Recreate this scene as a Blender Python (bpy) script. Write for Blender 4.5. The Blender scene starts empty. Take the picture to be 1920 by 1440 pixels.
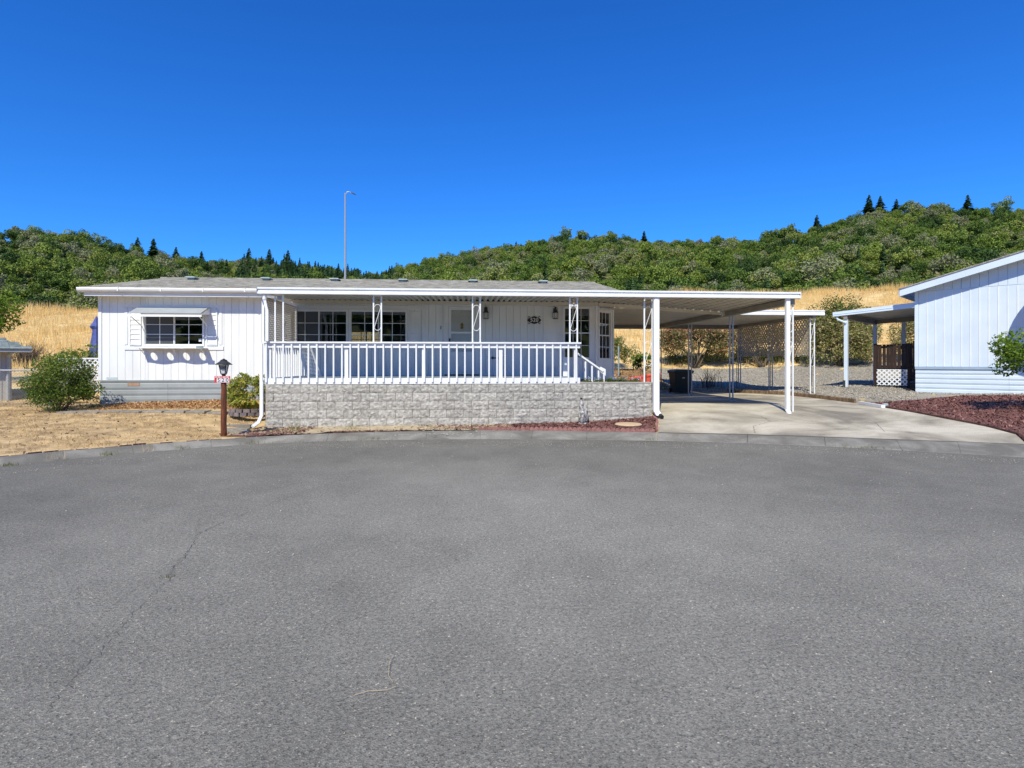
import bpy, bmesh, math, random
import numpy as np
from mathutils import Matrix, Vector
random.seed(5); rng = np.random.default_rng(7)
S = bpy.context.scene
C = S.collection
R = math.radians

# ---------------------------------------------------------------- camera, sky, sun, exposure
cam = bpy.data.cameras.new('camera'); camo = bpy.data.objects.new('camera', cam); C.objects.link(camo)
cam.sensor_width = 36; cam.lens = 20.0; cam.shift_y = -40 / 1920; cam.clip_start = .05; cam.clip_end = 3000
camo.location = (0, 0, 1.6); camo.rotation_euler = (R(90), 0, R(-4.3)); S.camera = camo
SUN = Vector((.95, 2.6, -2.85)).normalized()
world = bpy.data.worlds.new('World'); S.world = world; world.use_nodes = True
wn = world.node_tree; bg = wn.nodes['Background']; sky = wn.nodes.new('ShaderNodeTexSky')
sky.sky_type = 'NISHITA'; sky.sun_disc = False; sky.sun_elevation = math.asin(-SUN.z)
sky.sun_rotation = math.atan2(-SUN.x, -SUN.y); sky.altitude = 300; sky.air_density = 1.0; sky.dust_density = .3; sky.ozone_density = 3.0
hs = wn.nodes.new('ShaderNodeHueSaturation'); hs.inputs['Saturation'].default_value = 1.25
tm = wn.nodes.new('ShaderNodeMix'); tm.data_type = 'RGBA'; tm.blend_type = 'MULTIPLY'; tm.inputs[0].default_value = 1; tm.inputs[7].default_value = (.33, .86, 1.5, 1)
wn.links.new(sky.outputs[0], hs.inputs['Color']); wn.links.new(hs.outputs[0], tm.inputs[6]); wn.links.new(tm.outputs[2], bg.inputs['Color'])
bg.inputs['Strength'].default_value = .115
sun = bpy.data.lights.new('sun', 'SUN'); sun.energy = 4.5; sun.angle = R(.53); sun.color = (1, .94, .755)
suno = bpy.data.objects.new('sun', sun); C.objects.link(suno); suno.rotation_euler = SUN.to_track_quat('-Z', 'Y').to_euler()
suno.location = (-10, -20, 30)
vs = S.view_settings; vs.view_transform = 'Standard'; vs.look = 'None'; vs.gamma = 1; vs.exposure = .15; vs.use_curve_mapping = False
S.cycles.max_bounces = 8; S.cycles.transparent_max_bounces = 16

# ---------------------------------------------------------------- helpers
WM = {}
def wm(p): return WM.get(p.name, Matrix.Identity(4))
def par(o, p):
    if p is not None:
        o.parent = p; o.matrix_parent_inverse = wm(p).inverted()
def tag(o, label, cat, group=None):
    o['label'] = label; o['category'] = cat
    if group: o['group'] = group
    return o
def thing(name, label, cat, loc=(0, 0, 0), rz=0, group=None):
    o = bpy.data.objects.new(name, None); C.objects.link(o); o.empty_display_size = .2
    o.location = loc; o.rotation_euler = (0, 0, rz)
    WM[o.name] = Matrix.Translation(loc) @ Matrix.Rotation(rz, 4, 'Z')
    return tag(o, label, cat, group)
def mobj(name, me, parent=None, M=None):
    o = bpy.data.objects.new(name, me); C.objects.link(o)
    if M is not None: o.matrix_basis = M
    WM[o.name] = M if M is not None else Matrix.Identity(4)
    par(o, parent); return o
def kind(o, k): o['kind'] = k; return o

class MB:
    def __init__(s, T=None): s.v = []; s.f = []; s.T = T
    def add(s, vs, fs):
        n = len(s.v); s.v += [tuple(p) for p in vs]; s.f += [tuple(i + n for i in q) for q in fs]; return s
    def box(s, x0, x1, y0, y1, z0, z1):
        if x1 < x0: x0, x1 = x1, x0
        if y1 < y0: y0, y1 = y1, y0
        if z1 < z0: z0, z1 = z1, z0
        return s.add([(x0,y0,z0),(x1,y0,z0),(x1,y1,z0),(x0,y1,z0),(x0,y0,z1),(x1,y0,z1),(x1,y1,z1),(x0,y1,z1)],
              [(0,3,2,1),(4,5,6,7),(0,1,5,4),(1,2,6,5),(2,3,7,6),(3,0,4,7)])
    def bar(s, p0, p1, w, t, up=(0, 0, 1)):          # rectangular bar from p0 to p1
        p0 = Vector(p0); p1 = Vector(p1); d = (p1 - p0).normalized(); u = Vector(up)
        if abs(d.dot(u)) > .98: u = Vector((0, 1, 0))
        a = d.cross(u).normalized() * w / 2; b = a.cross(d).normalized() * t / 2
        vs = [p + q for p in (p0, p1) for q in (-a - b, a - b, a + b, -a + b)]
        return s.add(vs, [(0,3,2,1),(4,5,6,7),(0,1,5,4),(1,2,6,5),(2,3,7,6),(3,0,4,7)])
    def prism(s, poly, d):                           # 3-D polygon extruded along vector d
        n = len(poly); d = Vector(d); vs = [Vector(p) for p in poly] + [Vector(p) + d for p in poly]
        return s.add(vs, [tuple(range(n))[::-1], tuple(range(n, 2 * n))] + [(i, (i + 1) % n, n + (i + 1) % n, n + i) for i in range(n)])
    def tube(s, path, r, n=6, closed=False):
        path = [Vector(p) for p in path]; m = len(path); rs = r if isinstance(r, (list, tuple)) else [r] * m
        vs = []; a = None
        for i, p in enumerate(path):
            d = (path[min(i + 1, m - 1)] - path[max(i - 1, 0)])
            if closed: d = path[(i + 1) % m] - path[i - 1]
            d = d.normalized() if d.length > 1e-9 else Vector((0, 0, 1))
            if a is None: a = d.orthogonal().normalized()
            else: a = (a - d * a.dot(d)); a = a.normalized() if a.length > 1e-6 else d.orthogonal().normalized()
            b = d.cross(a)
            for k in range(n):
                t = 2 * math.pi * k / n; vs.append(p + (a * math.cos(t) + b * math.sin(t)) * rs[i])
        fs = []
        for i in range(m if closed else m - 1):
            j = (i + 1) % m
            for k in range(n): fs.append((i*n+k, i*n+(k+1)%n, j*n+(k+1)%n, j*n+k))
        if not closed: fs += [tuple(range(n))[::-1], tuple(range((m-1)*n, m*n))]
        return s.add(vs, fs)
    def lathe(s, prof, c=(0, 0, 0), n=12):           # profile [(r,z)...]
        vs = []; fs = []
        for r, z in prof:
            for k in range(n):
                t = 2 * math.pi * (k + .5) / n; vs.append((c[0] + r * math.cos(t), c[1] + r * math.sin(t), c[2] + z))
        for i in range(len(prof) - 1):
            for k in range(n): fs.append((i*n+k, i*n+(k+1)%n, (i+1)*n+(k+1)%n, (i+1)*n+k))
        fs += [tuple(range(n))[::-1], tuple(range((len(prof)-1)*n, len(prof)*n))]
        return s.add(vs, fs)
    def mesh(s, name, mat, smooth=False):
        me = bpy.data.meshes.new(name)
        vs = s.v if s.T is None else [tuple(s.T @ Vector(p)) for p in s.v]
        me.from_pydata(vs, [], s.f); me.materials.append(mat)
        if smooth: me.polygons.foreach_set('use_smooth', [True] * len(me.polygons))
        me.validate(); me.update(); return me
    def build(s, name, mat, parent=None, smooth=False, M=None):
        return mobj(name, s.mesh(name, mat, smooth), parent, M)

def npmesh(name, V, F, mat, tint=None, smooth=False):
    me = bpy.data.meshes.new(name); V = np.asarray(V, np.float32); F = np.asarray(F, np.int32); k = F.shape[1]
    me.vertices.add(len(V)); me.vertices.foreach_set('co', V.ravel())
    me.loops.add(F.size); me.loops.foreach_set('vertex_index', F.ravel())
    me.polygons.add(len(F)); me.polygons.foreach_set('loop_start', np.arange(0, F.size, k, dtype=np.int32))
    if smooth: me.polygons.foreach_set('use_smooth', np.ones(len(F), bool))
    me.materials.append(mat); me.update(calc_edges=True)
    if tint is not None:
        a = me.attributes.new('tint', 'FLOAT', 'FACE'); a.data.foreach_set('value', np.asarray(tint, np.float32))
    return me

# ---------------------------------------------------------------- materials
def base(name):
    m = bpy.data.materials.new(name); m.use_nodes = True; nt = m.node_tree; return m, nt, nt.nodes['Principled BSDF'], nt.nodes, nt.links
def ramp(N, stops):
    r = N.new('ShaderNodeValToRGB'); e = r.color_ramp.elements
    while len(e) < len(stops): e.new(.5)
    for k, (p, c) in enumerate(stops): e[k].position = p; e[k].color = (*c, 1)
    return r
def mat(name, c1, c2=None, scale=3, rough=.6, bump=0, bscale=40, spec=.3, metal=0, rand=0, detail=4, stretch=None, lo=.35, hi=.65):
    m, nt, B, N, L = base(name)
    B.inputs['Roughness'].default_value = rough; B.inputs['Metallic'].default_value = metal; B.inputs['Specular IOR Level'].default_value = spec
    c2 = c2 or tuple(x * .86 for x in c1)
    g = N.new('ShaderNodeNewGeometry'); vec = g.outputs['Position']
    if stretch:
        mp = N.new('ShaderNodeMapping'); mp.inputs['Scale'].default_value = stretch; L.new(vec, mp.inputs[0]); vec = mp.outputs[0]
    n = N.new('ShaderNodeTexNoise'); n.inputs['Scale'].default_value = scale; n.inputs['Detail'].default_value = detail; L.new(vec, n.inputs['Vector'])
    r = ramp(N, [(lo, c1), (hi, c2)]); L.new(n.outputs['Fac'], r.inputs[0]); col = r.outputs[0]
    if rand:
        oi = N.new('ShaderNodeObjectInfo'); mr = N.new('ShaderNodeMapRange'); mr.inputs[3].default_value = 1 - rand; mr.inputs[4].default_value = 1 + rand
        h = N.new('ShaderNodeHueSaturation'); L.new(oi.outputs['Random'], mr.inputs[0]); L.new(mr.outputs[0], h.inputs['Value']); L.new(col, h.inputs['Color']); col = h.outputs[0]
    L.new(col, B.inputs['Base Color'])
    if bump:
        b = N.new('ShaderNodeTexNoise'); b.inputs['Scale'].default_value = bscale; b.inputs['Detail'].default_value = 5; L.new(vec, b.inputs['Vector'])
        bp = N.new('ShaderNodeBump'); bp.inputs['Strength'].default_value = bump; bp.inputs['Distance'].default_value = .02
        L.new(b.outputs['Fac'], bp.inputs['Height']); L.new(bp.outputs[0], B.inputs['Normal'])
    return m
def leafmat(name, stops, trans=.3, inst=False, rough=.55, spec=.25):
    m, nt, B, N, L = base(name); a = N.new('ShaderNodeAttribute'); a.attribute_name = 'tint'
    fac = a.outputs['Fac']
    if inst:
        b = N.new('ShaderNodeAttribute'); b.attribute_type = 'INSTANCER'; b.attribute_name = 'itint'
        ad = N.new('ShaderNodeMath'); ad.operation = 'MULTIPLY_ADD'; ad.inputs[1].default_value = .3; L.new(fac, ad.inputs[0]); 
        sb = N.new('ShaderNodeMath'); sb.operation = 'SUBTRACT'; sb.inputs[1].default_value = .15; L.new(b.outputs['Fac'], sb.inputs[0]); L.new(sb.outputs[0], ad.inputs[2]); fac = ad.outputs[0]
    r = ramp(N, stops); L.new(fac, r.inputs[0]); L.new(r.outputs[0], B.inputs['Base Color']); B.inputs['Roughness'].default_value = rough; B.inputs['Specular IOR Level'].default_value = spec
    t = N.new('ShaderNodeBsdfTranslucent'); L.new(r.outputs[0], t.inputs['Color']); mx = N.new('ShaderNodeMixShader'); mx.inputs[0].default_value = trans
    L.new(B.outputs[0], mx.inputs[1]); L.new(t.outputs[0], mx.inputs[2]); L.new(mx.outputs[0], N['Material Output'].inputs['Surface'])
    return m
def asphalt():
    m, nt, B, N, L = base('asphalt'); g = N.new('ShaderNodeNewGeometry'); P = g.outputs['Position']
    big = N.new('ShaderNodeTexNoise'); big.inputs['Scale'].default_value = .22; big.inputs['Detail'].default_value = 5; big.inputs['Roughness'].default_value = .6; L.new(P, big.inputs['Vector'])
    r0 = ramp(N, [(.0, (.095, .0895, .0735)), (1.0, (.345, .322, .265))])
    md = N.new('ShaderNodeTexNoise'); md.inputs['Scale'].default_value = 1.7; md.inputs['Detail'].default_value = 6; md.inputs['Roughness'].default_value = .65; md.inputs['Distortion'].default_value = .5; L.new(P, md.inputs['Vector'])
    mp = N.new('ShaderNodeMapping'); mp.inputs['Location'].default_value = (-.9 / 10.5, -5.6 / 7.5, 0); mp.inputs['Scale'].default_value = (1 / 10.5, 1 / 7.5, 0); L.new(P, mp.inputs[0])
    gr = N.new('ShaderNodeTexGradient'); gr.gradient_type = 'SPHERICAL'; L.new(mp.outputs[0], gr.inputs[0])
    wr = N.new('ShaderNodeMath'); wr.operation = 'MULTIPLY_ADD'; wr.inputs[1].default_value = .42; L.new(gr.outputs['Fac'], wr.inputs[0])
    bs = N.new('ShaderNodeMath'); bs.operation = 'MULTIPLY_ADD'; bs.inputs[1].default_value = .45; bs.inputs[2].default_value = -.3; m2 = N.new('ShaderNodeMath'); m2.operation = 'MULTIPLY_ADD'; m2.inputs[1].default_value = 2.2; L.new(big.outputs['Fac'], m2.inputs[0]); L.new(md.outputs['Fac'], m2.inputs[2]); L.new(m2.outputs[0], bs.inputs[0]); bs.inputs[2].default_value = -.42; L.new(bs.outputs[0], wr.inputs[2]); L.new(wr.outputs[0], r0.inputs[0])
    v = N.new('ShaderNodeTexVoronoi'); v.inputs['Scale'].default_value = 130; v.inputs['Randomness'].default_value = 1; L.new(P, v.inputs['Vector'])
    sp = N.new('ShaderNodeSeparateColor'); L.new(v.outputs['Color'], sp.inputs[0])
    r1 = ramp(N, [(0, (.45, .45, .45)), (.12, (.78, .78, .78)), (.5, (.97, .97, .97)), (.9, (1.2, 1.2, 1.2)), (.985, (1.25, 1.23, 1.2)), (.993, (2.2, 2.1, 1.9))]); L.new(sp.outputs[0], r1.inputs[0])
    n2 = N.new('ShaderNodeTexNoise'); n2.inputs['Scale'].default_value = 42; n2.inputs['Detail'].default_value = 8; n2.inputs['Roughness'].default_value = .75; L.new(P, n2.inputs['Vector'])
    r2 = ramp(N, [(.3, (.55, .55, .55)), (.7, (1.45, 1.45, 1.45))]); L.new(n2.outputs['Fac'], r2.inputs[0])
    a = N.new('ShaderNodeMix'); a.data_type = 'RGBA'; a.blend_type = 'MULTIPLY'; a.inputs[0].default_value = 1; L.new(r0.outputs[0], a.inputs[6]); L.new(r1.outputs[0], a.inputs[7])
    b = N.new('ShaderNodeMix'); b.data_type = 'RGBA'; b.blend_type = 'MULTIPLY'; b.inputs[0].default_value = 1; L.new(a.outputs[2], b.inputs[6]); L.new(r2.outputs[0], b.inputs[7])
    os_ = N.new('ShaderNodeTexNoise'); os_.inputs['Scale'].default_value = .75; os_.inputs['Detail'].default_value = 4; os_.inputs['Distortion'].default_value = 1.2; L.new(P, os_.inputs['Vector'])
    ro = ramp(N, [(.58, (1, 1, 1)), (.80, (.93, .93, .93))]); L.new(os_.outputs['Fac'], ro.inputs[0])
    c_ = N.new('ShaderNodeMix'); c_.data_type = 'RGBA'; c_.blend_type = 'MULTIPLY'; c_.inputs[0].default_value = 1; L.new(b.outputs[2], c_.inputs[6]); L.new(ro.outputs[0], c_.inputs[7]); b = c_
    L.new(b.outputs[2], B.inputs['Base Color']); B.inputs['Roughness'].default_value = .85; B.inputs['Specular IOR Level'].default_value = .25
    bp = N.new('ShaderNodeBump'); bp.inputs['Strength'].default_value = .55; bp.inputs['Distance'].default_value = .006
    ad = N.new('ShaderNodeMath'); ad.operation = 'ADD'; L.new(v.outputs['Distance'], ad.inputs[0]); L.new(n2.outputs['Fac'], ad.inputs[1]); L.new(ad.outputs[0], bp.inputs['Height']); L.new(bp.outputs[0], B.inputs['Normal'])
    return m
def glassmat(name, tint=(.75, .8, .8), refl=1.0):
    m, nt, B, N, L = base(name); N.remove(B)
    t = N.new('ShaderNodeBsdfTransparent'); t.inputs[0].default_value = (*tint, 1)
    gl = N.new('ShaderNodeBsdfGlossy'); gl.inputs['Roughness'].default_value = .015; gl.inputs[0].default_value = (.95, .97, 1, 1)
    fr = N.new('ShaderNodeFresnel'); fr.inputs[0].default_value = 1.35 if tint[0] > .8 else 2.1
    mx = N.new('ShaderNodeMixShader'); L.new(fr.outputs[0], mx.inputs[0]); L.new(t.outputs[0], mx.inputs[1]); L.new(gl.outputs[0], mx.inputs[2]); L.new(mx.outputs[0], N['Material Output'].inputs['Surface'])
    return m
def concrete(name, c1, c2, c3, scale=.8):
    m, nt, B, N, L = base(name); g = N.new('ShaderNodeNewGeometry'); P = g.outputs['Position']
    n = N.new('ShaderNodeTexNoise'); n.inputs['Scale'].default_value = scale; n.inputs['Detail'].default_value = 7; n.inputs['Roughness'].default_value = .62; n.inputs['Distortion'].default_value = .6; L.new(P, n.inputs['Vector'])
    r = ramp(N, [(.38, c1), (.5, c2), (.62, c3)]); L.new(n.outputs['Fac'], r.inputs[0])
    f = N.new('ShaderNodeTexNoise'); f.inputs['Scale'].default_value = 60; f.inputs['Detail'].default_value = 6; f.inputs['Roughness'].default_value = .7; L.new(P, f.inputs['Vector'])
    r2 = ramp(N, [(.3, (.75, .75, .75)), (.7, (1.2, 1.2, 1.2))]); L.new(f.outputs['Fac'], r2.inputs[0])
    a = N.new('ShaderNodeMix'); a.data_type = 'RGBA'; a.blend_type = 'MULTIPLY'; a.inputs[0].default_value = 1; L.new(r.outputs[0], a.inputs[6]); L.new(r2.outputs[0], a.inputs[7]); L.new(a.outputs[2], B.inputs['Base Color'])
    B.inputs['Roughness'].default_value = .85; B.inputs['Specular IOR Level'].default_value = .2
    bp = N.new('ShaderNodeBump'); bp.inputs['Strength'].default_value = .4; bp.inputs['Distance'].default_value = .006; L.new(f.outputs['Fac'], bp.inputs['Height']); L.new(bp.outputs[0], B.inputs['Normal'])
    return m

M_ = {}
M_['asphalt'] = asphalt()
M_['crack'] = mat('crack', (.075, .07, .06), (.11, .103, .09), 20, .95)
M_['kerb'] = concrete('kerb', (.17, .158, .132), (.225, .21, .178), (.30, .28, .24), 1.3)
M_['drive'] = concrete('drive', (.25, .22, .17), (.44, .39, .295), (.61, .55, .43), .5)
M_['foot'] = concrete('foot', (.42, .36, .25), (.48, .42, .31), (.53, .47, .36), 3)
M_['ground'] = mat('dry ground', (.55, .38, .16), (.78, .58, .28), 1.1, .95, .6, 30, .1, detail=9)
M_['lawnsoil'] = mat('lawn soil', (.33, .225, .12), (.66, .47, .24), 3.2, .95, .6, 40, .1, detail=10)
M_['hill'] = mat('hill soil', (.10, .12, .04), (.42, .34, .16), .05, .95, 0, 10, .1, lo=.55, hi=.75)
M_['white'] = mat('white paint', (.81, .82, .82), (.70, .715, .72), 2.2, .55, .12, 60, .35, rand=.02, stretch=(1.6, 1.6, .35), detail=8, lo=.45, hi=.8)
M_['whitemetal'] = mat('white metal', (.82, .83, .83), (.70, .71, .71), 2.5, .38, .06, 14, .45, detail=8, lo=.45, hi=.85)
M_['trim'] = mat('white trim', (.80, .81, .82), (.74, .75, .76), 3, .5, .1, 50, .35)
M_['pan'] = mat('cream pan', (.60, .555, .45), (.54, .50, .41), 2, .5, 0, 10, .35, rand=.02)
M_['beam'] = mat('beam', (.30, .28, .24), (.25, .235, .20), 2, .5)
M_['deckblue'] = mat('blue grey deck paint', (.30, .36, .42), (.24, .30, .36), 3, .7, .2, 40)
M_['tanlath'] = mat('tan lath', (.52, .45, .37), (.46, .40, .33), 3, .7)
M_['awning'] = mat('chalky awning', (.56, .56, .55), (.50, .50, .49), 4, .6)
M_['clear'] = glassmat('storm glass', (.92, .93, .93))
M_['skirt'] = mat('grey skirting', (.36, .39, .40), (.31, .335, .345), 3, .5, .1, 30, .35)
M_['bluewhite'] = mat('pale blue siding', (.66, .745, .83), (.60, .69, .78), 1.5, .6, .12, 60, .3, rand=.015)
M_['blueband'] = mat('blue grey band', (.34, .43, .53), (.29, .38, .47), 2, .6)
M_['block'] = mat('split block', (.30, .285, .255), (.50, .475, .43), 16, .9, 1.0, 22, .15, rand=.09, detail=9)
M_['cap'] = mat('cap', (.34, .32, .285), (.42, .40, .36), 6, .9, .5, 50, .15)
M_['shingle'] = mat('old shingle', (.25, .235, .205), (.45, .43, .385), 3.5, .95, .7, 60, .1, detail=10, stretch=(1, 4, 4))
M_['shedshingle'] = mat('green shingle', (.17, .205, .20), (.26, .30, .29), 9, .95, .6, 60, .1, rand=.18)
M_['vent'] = mat('vent', (.33, .40, .40), (.26, .32, .32), 6, .5, 0, 10, .4)
M_['dark'] = mat('dark metal', (.035, .035, .036), (.05, .05, .05), 10, .5)
M_['black'] = mat('black', (.015, .015, .016), (.02, .02, .02), 10, .5)
M_['interior'] = mat('interior', (.20, .19, .17), (.17, .16, .145), 1, .8)
M_['blind'] = mat('blind', (.55, .54, .50), (.5, .49, .45), 1, .7)
M_['glass'] = glassmat('window glass', (.55, .6, .62))
M_['screenglass'] = mat('insect screen', (.07, .075, .082), (.095, .10, .108), .9, .22, 0, 10, .5)
M_['lampglass'] = mat('lamp glass', (.62, .63, .63), (.52, .53, .53), 30, .25, 0, 10, .5)
M_['wood'] = mat('red brown wood', (.20, .062, .024), (.085, .03, .014), 5, .45, .35, 30, .4, stretch=(6, 6, .7))
M_['darkwood'] = mat('dark stained wood', (.028, .016, .012), (.05, .03, .022), 6, .6, .3, 40, .25, stretch=(4, 4, .5), rand=.15)
M_['signred'] = mat('sign red', (.62, .05, .06), (.56, .045, .06), 20, .4)
M_['signwhite'] = mat('sign white', (.8, .8, .8), (.74, .74, .74), 20, .4)
M_['brass'] = mat('brass', (.42, .29, .08), (.34, .22, .05), 20, .35, metal=.8)
M_['mulch'] = mat('red mulch', (.12, .055, .047), (.25, .125, .105), 45, .95, .35, 90, .1, detail=9)
M_['gravel'] = mat('gravel', (.25, .225, .18), (.44, .40, .325), 26, .95, .9, 30, .1, detail=9)
M_['sand'] = mat('sandy soil', (.40, .31, .19), (.55, .45, .29), 5, .95, .5, 50, .1, detail=8)
M_['bark'] = mat('bark bed', (.22, .12, .05), (.42, .26, .12), 8, .95, .8, 40, .1, detail=9)
M_['edging'] = mat('brick edging', (.14, .07, .06), (.09, .055, .048), 25, .9, .5, 50, .1, rand=.2)
M_['scallop'] = mat('scalloped edging', (.36, .19, .165), (.25, .11, .095), 25, .9, .5, 50, .1, rand=.12)
M_['logedge'] = mat('log edging', (.22, .15, .095), (.13, .09, .06), 12, .9, .4, 40, .1, rand=.25)
M_['slab'] = mat('stepping slab', (.23, .205, .165), (.33, .295, .24), 9, .95, .6, 50, .1, rand=.12, detail=8)
M_['planter'] = mat('planter block', (.17, .14, .135), (.25, .21, .20), 18, .9, .8, 40, .1, rand=.15)
M_['coral'] = mat('coral plastic', (.72, .11, .06), (.64, .09, .05), 6, .45)
M_['bin'] = mat('bin green', (.010, .018, .017), (.013, .023, .021), 6, .45)
M_['binlid'] = mat('bin lid', (.012, .035, .055), (.015, .042, .065), 6, .4)
M_['navy'] = mat('umbrella cloth', (.10, .13, .36), (.075, .095, .28), 8, .8)
M_['galv'] = mat('galvanised', (.42, .44, .46), (.34, .36, .38), 10, .4, metal=.4)
M_['beige'] = mat('beige wall', (.50, .47, .42), (.45, .42, .37), 2, .8)
M_['trunk'] = mat('bark', (.12, .095, .07), (.20, .165, .125), 8, .95, .6, 30, .1, stretch=(3, 3, .6))
M_['stone'] = mat('carved stone', (.17, .165, .165), (.55, .53, .50), 17, .9, .6, 60, .1, detail=7, lo=.42, hi=.6)
M_['rock'] = mat('tan rock', (.46, .37, .22), (.34, .27, .16), 12, .9, .6, 40, .1)
M_['cutlog'] = mat('round stone disc', (.56, .40, .23), (.62, .47, .30), 18, .85, .4, 50, .1)
M_['plate'] = mat('rust plate', (.36, .20, .13), (.45, .33, .24), 30, .5)
M_['bluplate'] = mat('blue plate', (.42, .52, .56), (.62, .70, .72), 60, .5)
M_['aqua'] = M_['vent']
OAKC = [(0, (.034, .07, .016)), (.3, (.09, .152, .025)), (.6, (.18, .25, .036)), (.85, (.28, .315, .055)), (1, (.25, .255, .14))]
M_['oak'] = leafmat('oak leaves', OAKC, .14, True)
CONC = [(0, (.035, .08, .03)), (1, (.10, .175, .058))]
M_['conif'] = leafmat('conifer needles', CONC, .15, True)
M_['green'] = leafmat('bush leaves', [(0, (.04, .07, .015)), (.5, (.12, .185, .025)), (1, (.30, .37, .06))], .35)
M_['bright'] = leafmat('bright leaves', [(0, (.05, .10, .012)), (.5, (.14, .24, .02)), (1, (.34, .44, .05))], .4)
M_['photinia'] = leafmat('photinia leaves', [(0, (.06, .09, .02)), (.4, (.18, .23, .04)), (.75, (.40, .36, .13)), (1, (.6, .46, .28))], .4)
M_['redleaf'] = leafmat('photinia red leaves', [(0, (.05, .065, .018)), (.4, (.20, .20, .06)), (.7, (.48, .36, .20)), (.85, (.50, .22, .10)), (1, (.55, .09, .045))], .4)
M_['yelleaf'] = leafmat('yellowing leaves', [(0, (.09, .14, .02)), (.4, (.27, .34, .045)), (.75, (.58, .52, .11)), (1, (.64, .46, .16))], .45)
M_['blueflower'] = leafmat('blue flowers', [(0, (.20, .27, .42)), (1, (.62, .68, .78))], .3)
M_['straw'] = leafmat('straw', [(0, (.36, .24, .11)), (.5, (.66, .47, .23)), (1, (.85, .68, .40))], .35)
M_['litter'] = leafmat('litter', [(0, (.06, .045, .03)), (.6, (.17, .12, .08)), (1, (.36, .25, .15))], 0)
M_['field'] = leafmat('field grass', [(0, (.66, .43, .15)), (.5, (.93, .67, .27)), (1, (.96, .80, .42))], .55)
M_['weed'] = leafmat('weed', [(0, (.07, .10, .02)), (.6, (.16, .20, .04)), (1, (.42, .36, .14))], .35)
M_['chip'] = leafmat('mulch chips', [(0, (.075, .032, .028)), (.6, (.22, .095, .08)), (.92, (.36, .20, .165)), (1, (.58, .44, .34))], 0)
M_['barkchip'] = leafmat('bark chips', [(0, (.20, .10, .04)), (.6, (.42, .26, .12)), (1, (.62, .44, .24))], 0)
M_['pebble'] = leafmat('pebbles', [(0, (.14, .12, .095)), (.5, (.36, .325, .265)), (.9, (.56, .515, .43)), (1, (.68, .64, .56))], 0, rough=.85)
M_['deadleaf'] = leafmat('dead leaves', [(0, (.30, .13, .05)), (.6, (.52, .29, .12)), (1, (.62, .45, .24))], .2)

# ---------------------------------------------------------------- terrain
FPX, HZ = 1067., 680.
CA, SA = math.cos(R(4.3)), math.sin(R(4.3))
road_edge = [(-11.2,-3),(-11.4,0),(-10.9,3.2),(-9.8,6.0),(-8.5,8.0),(-7.2,9.32),(-6.66,9.91),(-5.91,10.52),(-4.88,11.2),(-4.04,11.6),(-2.9,11.85),(-1.98,11.95),(-.9,11.99),(.23,11.95),(1.3,11.85),(2.44,11.69),(3.83,11.42),(5.53,10.95),(6.81,10.42),(7.88,9.82),(8.64,9.40),(9.38,8.93),(10.9,7.8),(12.3,6.2),(13.4,4.0),(13.9,1.5),(13.8,-1),(13.2,-3.5)]
kerb_top = [(-11.7,-3),(-11.9,0),(-11.35,3.4),(-10.2,6.25),(-8.8,8.3),(-7.45,9.62),(-6.88,10.2),(-6.08,10.76),(-5.0,11.45),(-4.12,11.92),(-2.95,12.3),(-2.03,12.47),(-.92,12.58),(.25,12.60),(1.4,12.47),(2.57,12.25),(4.0,11.93),(5.81,11.50),(7.16,11.0),(8.3,10.52),(9.25,10.15),(10.2,9.72),(11.6,8.5),(13.0,6.7),(14.0,4.2),(14.5,1.5),(14.4,-1),(13.7,-3.8)]
tail = [(10,-8.5),(5,-11.5),(4.2,-16),(4,-90),(-4,-90),(-4.2,-16),(-5,-11),(-9,-7)]
road_poly = road_edge + tail
kerb_poly = kerb_top + [(10.4,-9),(5.6,-12),(4.8,-16),(4.6,-90),(-4.6,-90),(-4.8,-16),(-5.6,-11.6),(-9.4,-7.4)]
def sdf(poly, x, y):                                  # >0 outside
    P = np.array(poly, float); Q = np.roll(P, -1, 0); d = np.full(x.shape, 1e9); ins = np.zeros(x.shape, bool)
    for (ax, ay), (bx, by) in zip(P, Q):
        ex, ey = bx - ax, by - ay; t = np.clip(((x - ax) * ex + (y - ay) * ey) / (ex * ex + ey * ey), 0, 1)
        d = np.minimum(d, np.hypot(x - ax - t * ex, y - ay - t * ey))
        c = ((ay > y) != (by > y)) & (x < (bx - ax) * (y - ay) / (by - ay + 1e-12) + ax); ins ^= c
    return np.where(ins, -d, d)
ctl = [(x, y, .1) for x, y in kerb_top[2:26]] + [(-15,12,.3),(-13,16.5,.47),(-8.6,16.5,.49),(-10.2,16.5,.47),(-5.4,15.2,.40),(-4.9,13.85,.06),(-7.5,14.4,.36),(-10,14.4,.36),
  (0,13.85,.06),(-2.5,13.85,.05),(2.7,13.8,.11),(4.4,13.7,.22),(0,16,.3),(5,14.5,.35),(8.1,13.85,.35),(8.1,17.2,.37),(8.1,20,.37),(8.3,23.6,.38),(5,23.6,.38),(11.3,19.5,.40),(11.3,16.5,.40),(11.0,14.4,.38),(10.9,12.4,.30),(12.1,24,.50),
  (15.3,17.9,.57),(17,15.8,.66),(13.6,19.7,.68),(13,15,.5),(14,12,.55),(20,12,.8),(8,26.4,.74),(5,26.4,.78),(12.5,26.8,.56),(18,26,.80),(0,27,.9),(8,30.5,1.25),(12.5,31,1.28),(18,31,1.42),(25,30,1.7),(0,31,1.3),(-12,30,1.3),(-6,27,1.05),(-13,24,.95),(-25,24,1.0),(-25,14,.45),(25,18,1.2),(26,8,.8),(-22,5,.2),(25,2,.4)]
CT = np.array(ctl, float)
def _U(r2): return np.where(r2 > 1e-9, r2 * np.log(r2 + 1e-12), 0)
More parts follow.
